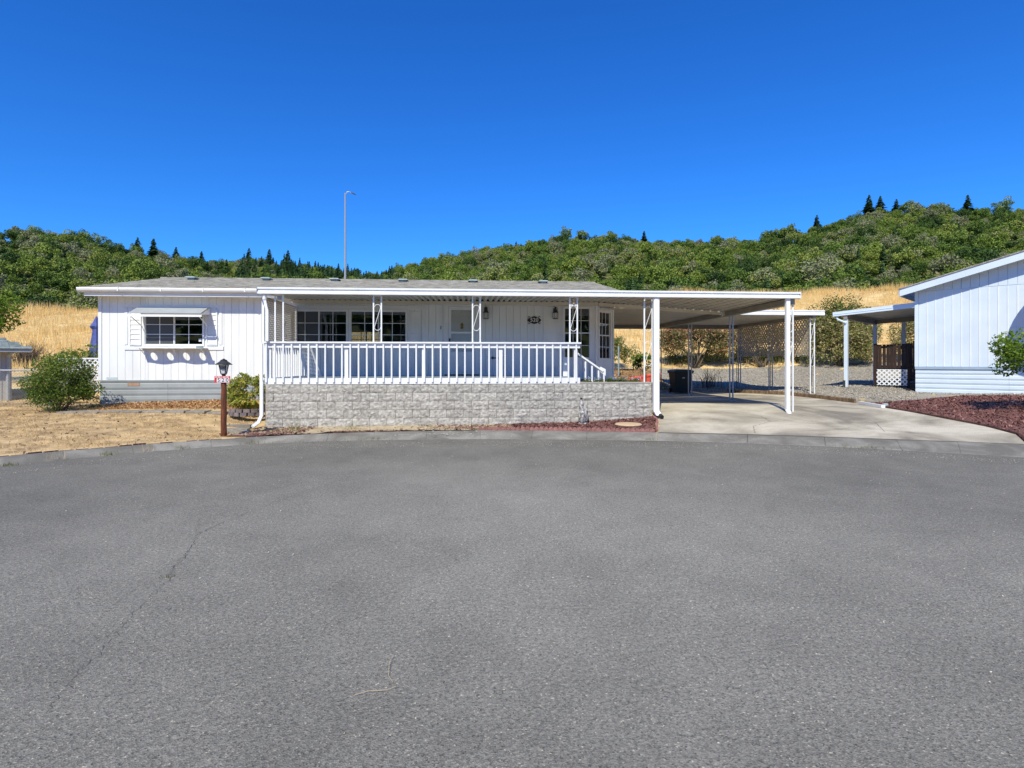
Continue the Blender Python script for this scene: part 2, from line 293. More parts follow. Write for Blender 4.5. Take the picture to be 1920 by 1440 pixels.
n_ = len(CT); d2 = ((CT[:, None, :2] - CT[None, :, :2]) ** 2).sum(-1); A = np.zeros((n_ + 3, n_ + 3))
A[:n_, :n_] = _U(d2) + np.eye(n_) * .4; A[:n_, n_] = 1; A[:n_, n_ + 1:] = CT[:, :2]; A[n_:, :n_] = A[:n_, n_:].T
W_ = np.linalg.solve(A, np.r_[CT[:, 2], 0, 0, 0])
def yard(x, y):
    x = np.clip(x, -26, 26); y = np.clip(y, -2, 32); z = W_[n_] + W_[n_ + 1] * x + W_[n_ + 2] * y
    for k in range(n_): z = z + W_[k] * _U((x - CT[k, 0]) ** 2 + (y - CT[k, 1]) ** 2)
    return np.clip(z, .02, 2.2)
def sstep(t): t = np.clip(t, 0, 1); return t * t * (3 - 2 * t)
SKX = [-500, 0, 60, 150, 200, 260, 330, 430, 560, 650, 700, 760, 850, 950, 1060, 1150, 1250, 1400, 1440, 1500, 1550, 1620, 1700, 1800, 1920, 2500]
SKY_ = [425, 428, 436, 448, 464, 470, 482, 490, 494, 505, 516, 498, 478, 462, 438, 444, 452, 450, 443, 432, 416, 402, 392, 396, 388, 380]
DRX = [-500, 0, 350, 700, 1060, 1400, 1700, 1920, 2500]; DRY = [270, 290, 380, 540, 400, 400, 390, 360, 340]
def hill(x, y):
    xc = x * CA - y * SA; yc = x * SA + y * CA; f = yc > 1
    px = np.where(f, 960 + FPX * xc / np.where(f, yc, 1), 0); px = np.clip(px, -480, 2400)
    Dr = np.interp(px, DRX, DRY); zr = 1.6 + (HZ - np.interp(px, SKX, SKY_)) / FPX * Dr - 5.6
    t = (yc - 110) / (Dr - 110); rough = 2.2 * np.sin(x * .045 + 1.3) * np.sin(yc * .038) + 1.2 * np.sin(x * .11) * np.sin(yc * .09 + 2)
    z = np.where(t < 1, 5 + (zr - 5) * np.clip(t, 0, 1) ** 1.08, zr - (t - 1) * 90) + rough * np.clip(t * (1.15 - t) * 3, 0, 1)
    zb = 34 * sstep((-yc - 90) / 170) * np.clip(1.2 - (np.abs(xc) / 500), 0, 1)
    return np.where(f, np.maximum(z, -5), zb)
DRPOLY = [(4.2,11.8),(7.2,10.9),(10.15,9.6),(10.7,10.4),(10.85,12.4),(11.0,14.4),(11.35,17.8),(11.3,19.8),(10.2,21.9),(8.5,23.8),(4.72,23.8),(4.72,13.7)]
def gz(x, y):
    x = np.asarray(x, float); y = np.asarray(y, float)
    ya = yard(x, y); zc = np.interp(x, [-60, -45, -20, 0, 16, 46, 70], [6.6, 6.7, 7.0, 7.7, 8.45, 9.45, 9.9])
    t = (y - 31) / 27.; und = .18 * np.sin(x * .35 + y * .2) + .12 * np.sin(x * .8 - y * .5)
    fl = ya + (zc - ya) * np.clip(t, 0, 1) ** .95 + und * np.clip(t * 2, 0, 1)
    z = np.where(y < 31, ya, fl)
    far = sstep((y - 59) / 45.); z = z * (1 - far) + hill(x, y) * far
    bk = sstep((-y - 60) / 60.); z = np.where(y < -60, hill(x, y) * bk + .1 * (1 - bk), z)
    z = z - .06 * sstep((.0 - sdf(DRPOLY, x, y)) / .25)
    d = sdf(kerb_poly, x, y); z = np.where(d < .02, np.where(d < -.28, -.09, -.02 + np.clip(d, -.28, 0) * .25), z)
    return z
def g1(x, y): return float(gz(np.array([x]), np.array([y]))[0])
def spaced(a, b, fine, lo, hi, grow=1.16):
    out = list(np.arange(lo, hi + 1e-6, fine)); s = fine; v = hi
    while v < b: s *= grow; s = min(s, 22); v += s; out.append(v)
    s = fine; v = lo
    while v > a: s *= grow; s = min(s, 22); v -= s; out.insert(0, v)
    return np.array(out)
gx = spaced(-620, 640, .3, -15, 18); gy = spaced(-420, 640, .3, 7.5, 30)
XX, YY = np.meshgrid(gx, gy); ZZ = gz(XX, YY); nx, ny = len(gx), len(gy)
V = np.stack([XX.ravel(), YY.ravel(), ZZ.ravel()], 1); ii = np.arange(nx * ny).reshape(ny, nx)
F = np.stack([ii[:-1, :-1].ravel(), ii[:-1, 1:].ravel(), ii[1:, 1:].ravel(), ii[1:, :-1].ravel()], 1)
me = npmesh('ground', V, F, M_['ground'], smooth=True); me.materials.append(M_['hill']); me.materials.append(M_['lawnsoil'])
cx_, cy_ = V[F].mean(1)[:, 0], V[F].mean(1)[:, 1]
me.polygons.foreach_set('material_index', np.where((cy_ > 85) | (cy_ < -50), 1, np.where((cx_ < 4) & (cy_ < 17) & (cy_ > 5), 2, 0)).astype(np.int32))
ground = kind(mobj('ground', me), 'structure')

# ---------------------------------------------------------------- road, kerb, driveway
me = bpy.data.meshes.new('road'); me.from_pydata([(x, y, 0) for x, y in road_poly], [], [tuple(range(len(road_poly)))[::-1]]); me.materials.append(M_['asphalt']); me.update()
road = kind(mobj('road', me), 'structure')
def strip_mesh(pts, w, z, name, m, parent):
    V = []; F = []
    for i, p in enumerate(pts):
        a = np.array(pts[min(i + 1, len(pts) - 1)]) - np.array(pts[max(i - 1, 0)]); a = a / np.hypot(*a); nrm = np.array((-a[1], a[0])); ww = w * random.uniform(.4, 1.3)
        V += [(*(np.array(p) + nrm * ww), z), (*(np.array(p) - nrm * ww), z)]
        if i: F.append((2*i-2, 2*i-1, 2*i+1, 2*i))
    return MB().add(V, F).build(name, m, parent)
def wiggle(pts, n, amp):
    out = []
    for (a, b) in zip(pts[:-1], pts[1:]):
        for k in range(n): t = k / n; out.append((a[0] + (b[0] - a[0]) * t + random.gauss(0, amp), a[1] + (b[1] - a[1]) * t + random.gauss(0, amp)))
    return out + [pts[-1]]
for pts, w in (([(-2.35,6.3),(-2.53,5.54),(-2.39,5.07),(-2.31,4.68),(-2.22,4.41)], .0022), ([(-2.35,6.3),(-1.9,7.6),(-1.5,8.4)], .0014), ([(-2.22,4.41),(-2.15,3.9),(-2.05,3.45),(-2.0,3.0),(-1.93,2.75)], .0014), ([(-2.53,5.54),(-2.75,6.0),(-2.5,6.5)], .0012)):
    strip_mesh(wiggle(pts, 14, .014), w, .004, 'crack', M_['crack'], road)
def lerp2(a, b, t): return (a[0] + (b[0] - a[0]) * t, a[1] + (b[1] - a[1]) * t)
kerb = kind(MB().box(-12.2,-11.75,-3.6,-3.02,-.1,.1).build('kerb', M_['kerb']), 'structure')
for i in range(len(road_edge) - 1):
    a0, a1, b0, b1 = road_edge[i], road_edge[i+1], kerb_top[i], kerb_top[i+1]
    a1 = lerp2(a1, a0, .004); b1 = lerp2(b1, b0, .004); mb = MB()
    prof = [(-.12, -.05), (0, .006), (.18, .022), (.5, .075), (.72, .098), (1.0, .104), (1.0, -.1)]
    for (p, q) in ((a0, b0), (a1, b1)): mb.v += [(*lerp2(p, q, t), z) for t, z in prof]
    m = len(prof); mb.f = [(k, k+1, m+k+1, m+k) for k in range(m - 1)] + [tuple(range(m))[::-1], tuple(range(m, 2*m))]
    o = mb.build('kerb_section', M_['kerb'], kerb); o.data.flip_normals() if False else None
def polyat(P, t):
    P = np.array(P, float); s = np.r_[0, np.cumsum(np.hypot(*np.diff(P, axis=0).T))]; t = np.asarray(t) * s[-1]
    return np.stack([np.interp(t, s, P[:, 0]), np.interp(t, s, P[:, 1])], -1)
def patch(front, back, left, right, nu, nv, dz, name, m, jit=0):
    u = np.linspace(0, 1, nu)[None, :, None]; v = np.linspace(0, 1, nv)[:, None, None]
    Fc, Bc, Lc, Rc = polyat(front, u[0, :, 0])[None], polyat(back, u[0, :, 0])[None], polyat(left, v[:, 0, 0])[:, None], polyat(right, v[:, 0, 0])[:, None]
    P = (1 - v) * Fc + v * Bc + (1 - u) * Lc + u * Rc - ((1-u)*(1-v)*Fc[:, :1] + u*(1-v)*Fc[:, -1:] + (1-u)*v*Bc[:, :1] + u*v*Bc[:, -1:])
    x, y = P[..., 0].ravel(), P[..., 1].ravel(); z = yard(x, y) + dz + (rng.normal(0, jit, x.shape) if jit else 0)
    ii = np.arange(nu * nv).reshape(nv, nu); F = np.stack([ii[:-1, :-1].ravel(), ii[:-1, 1:].ravel(), ii[1:, 1:].ravel(), ii[1:, :-1].ravel()], 1)
    return kind(mobj(name, npmesh(name, np.stack([x, y, z], 1), F, m, smooth=True)), 'structure'), P
drive, DP = patch([(4.02,11.88),(5.79,11.46),(7.13,10.96),(8.26,10.48),(9.21,10.11),(10.17,9.68)], [(4.65,23.9),(8.6,23.9),(10.3,22.0)], [(4.02,11.88),(4.66,13.7),(4.66,23.9)], [(10.17,9.68),(10.72,10.4),(10.88,11.2),(10.92,12.4),(11.05,14.4),(11.28,15.9),(11.42,17.8),(11.4,19.8),(10.3,22.0)], 40, 70, .014, 'driveway', M_['drive'])
# ---------------------------------------------------------------- surface beds and loose stuff
def rects_minus(r, holes):
    out = [r]
    for (a0, a1, b0, b1) in holes:
        nxt = []
        for (x0, x1, z0, z1) in out:
            if a1 <= x0 or a0 >= x1 or b1 <= z0 or b0 >= z1: nxt.append((x0, x1, z0, z1)); continue
            if a0 > x0: nxt.append((x0, a0, z0, z1))
            if a1 < x1: nxt.append((a1, x1, z0, z1))
            xa, xb = max(x0, a0), min(x1, a1)
            if b0 > z0: nxt.append((xa, xb, z0, b0))
            if b1 < z1: nxt.append((xa, xb, b1, z1))
        out = nxt
    return [q for q in out if q[1] - q[0] > .004 and q[3] - q[2] > .004]
def inpoly(poly, n):
    P = np.array(poly); lo, hi = P.min(0), P.max(0); out = np.zeros((0, 2))
    while len(out) < n:
        q = rng.uniform(lo, hi, (n * 2, 2)); out = np.r_[out, q[sdf(poly, q[:, 0], q[:, 1]) < 0]]
    return out[:n]
def blades(xy, z, h, w, lean, spread=0):                 # triangles standing on the ground
    n = len(xy); a = rng.uniform(0, 2*np.pi, n); la = rng.uniform(0, 2*np.pi, n); l = np.abs(rng.normal(0, lean, n)) * h
    b = np.c_[xy, z]; d = np.c_[np.cos(a), np.sin(a), np.zeros(n)] * (w / 2)[:, None]; tip = b + np.c_[np.cos(la) * l, np.sin(la) * l, h]
    V = np.stack([b - d, b + d, tip], 1).reshape(-1, 3); return V, np.arange(3 * n).reshape(-1, 3)
def chips(xy, z, size, flat=.35):                        # small flat quads lying about
    n = len(xy); c = np.c_[xy, z]; a = rng.uniform(0, 2*np.pi, n); t = np.c_[np.cos(a), np.sin(a), rng.normal(0, flat, n)]; s = np.c_[-np.sin(a), np.cos(a), rng.normal(0, flat, n)]
    L = size[:, None]; w = L * rng.uniform(.25, .6, (n, 1)); V = np.stack([c - t*L - s*w, c + t*L - s*w*.7, c + t*L*.8 + s*w, c - t*L + s*w], 1).reshape(-1, 3)
    return V, np.arange(4 * n).reshape(-1, 4)
def pebbles(xy, z, size):
    n = len(xy); base_ = np.array([(1,0,0),(-1,0,0),(0,1,0),(0,-1,0),(0,0,.7),(0,0,-.5)], float); Fb = np.array([(0,2,4),(2,1,4),(1,3,4),(3,0,4),(2,0,5),(1,2,5),(3,1,5),(0,3,5)])
    sc = size[:, None, None] * rng.uniform(.6, 1.3, (n, 1, 3)); a = rng.uniform(0, 6.28, n); c, s = np.cos(a)[:, None], np.sin(a)[:, None]
    v = base_[None] * sc + rng.normal(0, .15, (n, 6, 3)) * size[:, None, None]; V = np.stack([v[..., 0]*c - v[..., 1]*s, v[..., 0]*s + v[..., 1]*c, v[..., 2]], -1) + np.c_[xy, z][:, None]
    return V.reshape(-1, 3), (Fb[None] + (np.arange(n) * 6)[:, None, None]).reshape(-1, 3)
def stuff(name, VF, m, tint, label=None, cat=None, parent=None):
    o = kind(mobj(name, npmesh(name, VF[0], VF[1], m, tint), parent), 'stuff')
    if label: tag(o, label, cat)
    return o

gravel_poly = [(11.5,16.2),(11.55,19.9),(10.45,22.2),(8.8,24.1),(9.4,27),(10.2,31),(16,31.3),(23,30.6),(27,24),(22,17),(19.5,13.6),(17.2,15.2),(15.2,17.4),(14.6,17.6),(14.0,16.8),(13,15.7)]
gb, _ = patch([(8.7,24.1),(10.45,22.2),(11.52,19.9),(11.52,17.8),(11.4,16.1),(13.4,15.6),(15.3,16.6),(16.5,15.2),(19.5,12.6)], [(10.2,31),(16,31.3),(23,30.6),(27,24)], [(8.7,24.1),(9.4,27),(10.2,31)], [(19.5,12.6),(27,24)], 60, 44, .012, 'gravel_bed', M_['gravel'], .008)
q = inpoly(gravel_poly, 34000); stuff('gravel', pebbles(q, yard(q[:,0], q[:,1]) + .022, rng.uniform(.014, .034, len(q))), M_['pebble'], rng.beta(2, 2, len(q)*1).repeat(8), 'grey crushed gravel spread between the carports and the blue house', 'gravel')
mulch_poly = [(10.35,9.78),(10.82,10.4),(10.98,11.2),(11.02,12.4),(11.15,14.4),(11.3,15.5),(13,15.5),(15.1,16.3),(16.6,14.6),(17.5,12.5),(16,9),(12.5,8)]
mb_, _ = patch([(10.33,9.75),(11.7,8.6),(13.05,6.9)], [(11.3,15.7),(13,15.6),(15.2,16.4),(17,13.8)], [(10.33,9.75),(10.8,10.4),(10.96,11.2),(11.0,12.4),(11.13,14.4),(11.3,15.7)], [(13.05,6.9),(16.5,10),(17,13.8)], 26, 26, .03, 'red_mulch_bed', M_['mulch'], .003)
q = inpoly(mulch_poly, 19000); stuff('mulch_chips', chips(q, yard(q[:,0], q[:,1]) + .04, rng.uniform(.008, .03, len(q)), .7), M_['chip'], rng.beta(2, 2.2, len(q)), 'loose red bark mulch beside the curved driveway edge', 'mulch')
strip_poly = [(-4.95,12.3),(-4.1,11.99),(-2.95,12.36),(-2.03,12.53),(-.92,12.63),(.25,12.66),(1.4,12.53),(2.57,12.31),(3.98,12.0),(4.5,13.4),(4.5,13.85),(-4.8,13.85)]
sb_, _ = patch([(-5.0,12.1),(-4.1,11.96),(-2.95,12.34),(-2.03,12.51),(-.92,12.62),(.25,12.64),(1.4,12.51),(2.57,12.29),(4.02,11.97)], [(-4.85,13.86),(4.6,13.86)], [(-5.0,12.1),(-4.85,13.86)], [(4.02,11.97),(4.6,13.86)], 60, 10, .02, 'mulch_strip', M_['mulch'], .008)
sb_.data.materials.append(M_['sand']); _c = np.array([p.center[:2] for p in sb_.data.polygons]); sb_.data.polygons.foreach_set('material_index', ((_c[:,0] < 1.0) & (_c[:,1] > 12.55 - .35 * (_c[:,0] < -3) + .25*np.clip(_c[:,0], 0, 2))).astype(np.int32))
q = inpoly(strip_poly, 10000); k = (q[:,0] > 1.2) | (rng.uniform(size=len(q)) < np.clip((q[:,0] + 1.5)*.3, .03, .8)) | (q[:,1] < 12.66 - .55*(q[:,0] < -3)) | ((q[:,0] < -3.6) & (rng.uniform(size=len(q)) < .5)); q = q[k]
stuff('mulch_chips', chips(q, yard(q[:,0], q[:,1]) + .03, rng.uniform(.012, .034, len(q))), M_['chip'], rng.beta(2, 2.2, len(q)), 'loose red bark mulch strip along the foot of the block wall', 'mulch')
bk_, _ = patch([(3.0,24.0),(8.7,24.0)], [(3.0,30.5),(10.2,30.8)], [(3.0,24.0),(3.0,30.5)], [(8.7,24.0),(9.4,27),(10.2,30.8)], 18, 20, .012, 'bark_bed', M_['bark'], .012)
q = inpoly([(3,24),(8.8,24),(10.1,30.5),(3,30.5)], 4200); stuff('bark_chips', chips(q, yard(q[:,0], q[:,1]) + .03, rng.uniform(.02, .05, len(q))), M_['barkchip'], rng.uniform(size=len(q)), 'orange bark chips on the bank behind the carport', 'bark')
# lawn of dead grass
lawn_poly = [(-20,4),(-10.6,6.2),(-8.9,8.45),(-7.55,9.75),(-6.95,10.32),(-6.15,10.9),(-5.05,11.6),(-4.9,12.4),(-5.1,13.8),(-5.2,15.4),(-6.2,16.4),(-10.2,16.4),(-10.6,18),(-20,18)]
q = inpoly(lawn_poly, 130000); n = len(q); pn = np.sin(q[:,0]*2.1 + 1) * np.sin(q[:,1]*2.7) + .6*np.sin(q[:,0]*5.3)*np.sin(q[:,1]*4.1+1) + .5*np.sin(q[:,0]*1.1-q[:,1]*9)
k = pn > rng.normal(-.15, .7, n); q = q[k]; n = len(q)
q2 = inpoly(lawn_poly, 2600); stuff('lawn_litter', chips(q2, gz(q2[:,0], q2[:,1]) + .012, rng.uniform(.01, .035, len(q2)), .5), M_['litter'], rng.uniform(size=len(q2)), 'dark leaf scraps and twigs scattered on the dead lawn', 'leaf litter')
stuff('dead_lawn_grass', blades(q, gz(q[:,0], q[:,1]) - .004, rng.uniform(.015, .06, n) * (1 + .9*(rng.uniform(size=n) < .04)), rng.uniform(.006, .016, n), 1.1), M_['straw'], np.clip(rng.normal(.5, .2, n) + .22*np.sin(q[:,0]*1.9+.5)*np.sin(q[:,1]*2.3) + .15*np.sin(q[:,0]*.7-q[:,1]*5), 0, 1), 'short dead straw coloured lawn in front of the window', 'grass')
q = inpoly([(-9.6,15.2),(-5.4,15.0),(-5.2,15.9),(-6,16.42),(-9.6,16.42)], 5200); n = len(q)
stuff('dead_leaves', chips(q, gz(q[:,0], q[:,1]) + .012 + rng.uniform(0, .03, n), rng.uniform(.012, .035, n), .6), M_['deadleaf'], rng.uniform(size=n), 'orange brown dead leaves along the grey skirting', 'leaf litter')
# tall golden field behind the homes
q = rng.uniform((-62, 26.5), (66, 60), (150000, 2)); q = q[(np.abs(q[:,0]) < 8 + q[:,1] * .95) & ((q[:,1] > np.where(q[:,0] < 4, 27.5, 31.2) + .6*np.sin(q[:,0])))]; n = len(q)
hh = rng.uniform(.30, .80, n) * (1 + .35 * (q[:,1] > 56)) * (.75 + .25*np.sin(q[:,0]*.5)*np.sin(q[:,1]*.4+1)); tn = np.clip(.55 + .22*np.sin(q[:,0]*.22+q[:,1]*.31)*np.sin(q[:,1]*.5-q[:,0]*.1) + rng.normal(0, .2, n), 0, 1)
stuff('field_grass', blades(q, gz(q[:,0], q[:,1]) - .05, hh, rng.uniform(.02, .05, n), .22), M_['field'], tn, 'tall golden dry grass on the slope behind the homes', 'grass')

q = np.r_[inpoly([(-7.2,9.0),(-4,11.3),(0,11.7),(4,11.2),(7,10.1),(9.3,8.7),(9,8.2),(5,10.2),(0,11.0),(-4,10.6),(-7,8.4)], 1500), np.c_[rng.uniform(-8, 9, 900), rng.uniform(2, 11, 900)]]; q = q[sdf(road_edge + tail, q[:,0], q[:,1]) < -.03]
stuff('road_grit', pebbles(q, np.full(len(q), .003), rng.uniform(.003, .009, len(q))), M_['pebble'], rng.uniform(.3, 1, len(q)).repeat(8), 'loose pale grit scattered over the asphalt and along the gutter', 'grit')
q = np.c_[rng.uniform(-1.6, .9, 260), rng.normal(12.32, .09, 260)]; stuff('gutter_residue', chips(q, np.full(260, .085) - (12.45 - q[:,1])*.12 + .012, rng.uniform(.008, .035, 260), .05), M_['pebble'], np.full(260, 1.0), 'whitish crumbs along the gutter before the middle of the wall', 'residue')
# ---------------------------------------------------------------- foliage
def leafcloud(cl, n, ll, up=.35, droop=0):               # cl: list of (center, radii); returns leaf quads and tint
    w = np.array([r[0]*r[1]*r[2] for c, r in cl]) ** .67; idx = rng.choice(len(cl), n, p=w / w.sum()); Cn = np.array([c for c, r in cl])[idx]; Rr = np.array([r for c, r in cl])[idx]
    d = rng.normal(size=(n, 3)); d /= np.linalg.norm(d, axis=1)[:, None]; rad = rng.uniform(.45, 1.06, n) ** .6; P = Cn + d * Rr * rad[:, None]
    nr = d * .6 + rng.normal(size=(n, 3)) * .7 + np.array([0, 0, up]); nr /= np.linalg.norm(nr, axis=1)[:, None]
    t = np.cross(nr, rng.normal(size=(n, 3))); t /= np.linalg.norm(t, axis=1)[:, None]; t[:, 2] -= droop; b = np.cross(nr, t)
    L = (ll * rng.uniform(.6, 1.25, n))[:, None]; W = L * .42; V = np.stack([P - t*L, P + b*W + nr*L*.08, P + t*L, P - b*W + nr*L*.08], 1).reshape(-1, 3)
    return V, np.arange(4*n).reshape(-1, 4), P
def clumps(c, r, k, s, flat=.85, bottom=-.6):
    out = []
    while len(out) < k:
        d = rng.normal(size=3); d /= np.linalg.norm(d); 
        if d[2] < bottom: continue
        p = np.array(c) + d * np.array(r) * rng.uniform(.25, 1.0) ** .5; q = s * rng.uniform(.6, 1.35); out.append((p, (q, q, q * flat)))
    return out
def bush(name, label, cat, base_, c, r, k, s, n, ll, m, stems=5, tint=None, trunk=True, group=None, sr=.018):
    t = thing(name, label, cat, base_, 0, group); cl = clumps(c, r, k, s); V, F, P = leafcloud(cl, n, ll)
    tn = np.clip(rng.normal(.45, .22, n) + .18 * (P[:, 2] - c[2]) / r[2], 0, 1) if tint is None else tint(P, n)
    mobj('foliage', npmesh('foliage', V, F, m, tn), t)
    if trunk:
        mb = MB()
        for i in range(stems):
            e = Vector(cl[i % len(cl)][0]); b = Vector(base_) + Vector((random.uniform(-.12, .12), random.uniform(-.1, .1), -.05)); mid = b.lerp(e, .5) + Vector((random.uniform(-.1, .1), random.uniform(-.1, .1), .12))
            mb.tube([b, b.lerp(mid, .6), mid, mid.lerp(e, .6), e], [sr, sr*.85, sr*.7, sr*.5, sr*.25], 5)
        mb.build('trunk' if cat == 'tree' else 'stem', M_['trunk'], t, True)
    return t
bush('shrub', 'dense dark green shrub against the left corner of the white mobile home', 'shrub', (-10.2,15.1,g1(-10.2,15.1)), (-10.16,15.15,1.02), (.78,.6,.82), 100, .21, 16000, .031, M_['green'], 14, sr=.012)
bush('shrub', 'small green shrub beside the folded blue patio umbrella', 'shrub', (-12.35,19.2,g1(-12.35,19.2)), (-12.35,19.2,1.72), (.55,.4,.35), 12, .2, 900, .06, M_['green'], 6)
bush('tree', 'bright green tree cut by the left picture edge above the shed roof', 'tree', (-18.6,21.6,g1(-18.6,21.6)), (-18.2,21.6,3.35), (2.0,1.3,1.0), 60, .42, 6000, .07, M_['bright'], 9, sr=.06)
mb = MB(); n = 240
for i in range(n):
    b = Vector((-22.6 + random.gauss(0, .35), 31 + random.gauss(0, .3), 0)); b.z = g1(b.x, b.y) - .05; a = random.uniform(0, 6.28); l = random.uniform(.3, .75)
    mb.tube([b, b + Vector((math.cos(a)*l*.4, math.sin(a)*l*.4, .65)), b + Vector((math.cos(a)*l, math.sin(a)*l, random.uniform(.7, 1.4)))], [.012, .008, .003], 3)
tag(mb.build('dry_shrub', M_['trunk']), 'dry grey brown twiggy shrub on the golden slope above the shed roof', 'shrub')
bed = (-5.45, 14.75, g1(-5.45, 14.75))
bush('garden_plants', 'tangle of yellowing green plants left of the white downspout', 'plant', bed, (-5.52,14.85,.82), (.5,.42,.6), 40, .13, 2700, .045, M_['yelleaf'], 26, lambda P, n: np.clip(rng.normal(.5, .27, n), 0, 1), sr=.007)
bush('garden_plant', 'low yellow green plant behind the lamp post base', 'plant', (-6.15,15.4,g1(-6.15,15.4)), (-6.12,15.4,.62), (.2,.2,.18), 6, .1, 160, .07, M_['bright'], 4, sr=.006)
# long strap leaves drooping over the planter
mb = MB()
for i in range(34):
    a = random.uniform(-2.8, -.3); l = random.uniform(.25, .45); p0 = Vector((-5.42 + random.uniform(-.2, .25), 14.5, .46)); d = Vector((math.cos(a), math.sin(a), 0)); w = Vector((-d.y, d.x, 0)) * random.uniform(.02, .035)
    pts = [p0 + d * l * t + Vector((0, 0, .55*l*math.sin(t*2.4))) for t in (0, .35, .7, 1)]; vs_ = []
    for j, p in enumerate(pts): ww = w * (1, 1.2, .9, .1)[j]; vs_ += [p - ww, p + ww]
    mb.add(vs_, [(0,1,3,2),(2,3,5,4),(4,5,7,6)])
o = mb.build('strap_leaf_plant', M_['yelleaf']); at_ = o.data.attributes.new('tint', 'FLOAT', 'FACE'); at_.data.foreach_set('value', np.repeat(rng.uniform(.35, 1, len(o.data.polygons)//3 + 1), 3)[:len(o.data.polygons)].astype(np.float32))
tag(o, 'yellow striped strap leaves drooping over the curved planter blocks', 'plant')
def redtop(zc): return lambda P, n: np.clip(rng.normal(.45, .25, n) + .55 * (P[:, 2] > zc) * rng.uniform(0, 1, n), 0, 1)
bush('photinia', 'multi stemmed photinia with red leaf tips behind the black bin', 'shrub', (12.6,30.9,g1(12.6,30.9)), (12.6,31.0,2.95), (2.3,1,1.1), 80, .4, 13000, .068, M_['redleaf'], 9, redtop(3.35), sr=.045)
bush('photinia', 'tall green photinia with pale curled leaves right of the lattice carport', 'shrub', (20.4,29.9,g1(20.4,29.9)), (20.5,30.0,3.0), (2.0,1.2,2.2), 130, .52, 20000, .07, M_['photinia'], 12, lambda P, n: np.clip(rng.normal(.62, .28, n) - .4 * (P[:, 2] > 4.1), 0, 1), sr=.05)
bush('photinia', 'brownish photinia half hidden behind the carport lattice', 'shrub', (16.4,30.9,g1(16.4,30.9)), (16.4,31.0,3.2), (2.0,.9,1.5), 66, .46, 9000, .065, M_['redleaf'], 8, lambda P, n: np.clip(rng.normal(.55, .22, n), 0, .85), sr=.05)
bush('photinia', 'orange tipped photinia between the porch posts of the blue house', 'shrub', (24.5,29.4,g1(24.5,29.4)), (24.5,29.4,3.0), (1.5,.9,1.5), 50, .4, 7000, .065, M_['photinia'], 6, lambda P, n: np.clip(rng.normal(.7, .25, n), 0, 1), sr=.04)
bush('young_tree', 'lime green sapling behind the left rear carport posts', 'plant', (8.0,25.6,g1(8.0,25.6)), (8.05,25.6,1.6), (.55,.4,.5), 14, .2, 700, .07, M_['bright'], 5, sr=.012)
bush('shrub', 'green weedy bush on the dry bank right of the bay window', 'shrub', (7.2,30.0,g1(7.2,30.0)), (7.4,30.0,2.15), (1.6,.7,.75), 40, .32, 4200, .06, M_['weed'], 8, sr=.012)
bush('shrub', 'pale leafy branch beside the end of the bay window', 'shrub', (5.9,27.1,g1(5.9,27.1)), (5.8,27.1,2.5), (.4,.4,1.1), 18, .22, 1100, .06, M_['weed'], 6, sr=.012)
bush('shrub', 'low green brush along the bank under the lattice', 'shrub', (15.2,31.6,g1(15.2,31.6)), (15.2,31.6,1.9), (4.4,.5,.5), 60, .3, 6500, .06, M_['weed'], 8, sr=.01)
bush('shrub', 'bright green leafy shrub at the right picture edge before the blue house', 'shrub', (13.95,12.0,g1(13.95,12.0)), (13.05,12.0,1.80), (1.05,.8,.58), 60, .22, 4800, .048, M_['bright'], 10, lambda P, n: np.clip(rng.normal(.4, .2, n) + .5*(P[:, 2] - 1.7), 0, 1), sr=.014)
for i, (x, lab) in enumerate(((2.95,'small pale blue flowers at the foot of the white stair rail'), (3.25,'tuft of pale blue flowers below the lowest stair baluster'), (3.62,'largest clump of blue flowers on the wall planter'), (3.86,'sparse pink and blue flowers next to the largest flower clump'), (4.17,'blue flower clump nearest the red trough'))):
    t = thing('flowering_plant', lab, 'flowers', (x, 14.12, 1.08), 0, 'flowers on the block wall planter')
    s = (.7, .75, 1.15, .8, 1.0)[i]; V, F, P = leafcloud(clumps((x,14.12,1.13), (.15*s,.08,.06), 9, .06), int(190*s), .03); mobj('leaves', npmesh('leaves', V, F, M_['green'], rng.uniform(0, .8, len(F))), t)['kind'] = 'stuff'
    V, F, P = leafcloud(clumps((x,14.1,1.18*1), (.15*s,.07,.05), 8, .05, bottom=0), int(70*s), .026, 1.2); mobj('petals', npmesh('petals', V, F, M_['blueflower'], rng.uniform(0, 1, len(F))), t)['kind'] = 'stuff'
def tuft(x, y, h, n, m, lab, w=.008, sp=.08, name='weed', z=None):
    q = np.c_[rng.normal(x, sp, n), rng.normal(y, sp * .6, n)]; zz = (gz(q[:,0], q[:,1]) if z is None else np.full(n, z)) - .01
    V, F = blades(q, zz, rng.uniform(.35, 1, n) * h, rng.uniform(.6, 1.3, n) * w, .5); o = mobj(name, npmesh(name, V, F, M_[m], rng.uniform(0, 1, n))); tag(o, lab, 'weed'); o['kind'] = 'stuff'; return o
tuft(-7.1,9.36,.07,60,'weed','small green weed at the left end of the gutter', z=.02)
tuft(-5.35,10.98,.09,80,'weed','round green weed clump in the gutter left of the lamp post', z=.02)
tuft(-6.75,9.86,.26,26,'straw','dry pale grass stalks in the gutter at left', z=.02, sp=.1, w=.005)
tuft(-5.75,10.68,.26,22,'straw','dry bent grass stalks rising from the kerb before the lawn', z=.02, sp=.08, w=.005)
tuft(-6.2,10.3,.1,50,'weed','green and straw weed at the kerb joint', z=.02)
tuft(-4.25,11.55,.09,60,'weed','low green weeds in the gutter right of the lamp post', z=.02, sp=.16)
tuft(-3.1,11.86,.06,120,'weed','yellow green weeds along the gutter before the block wall', z=.02, sp=.4)
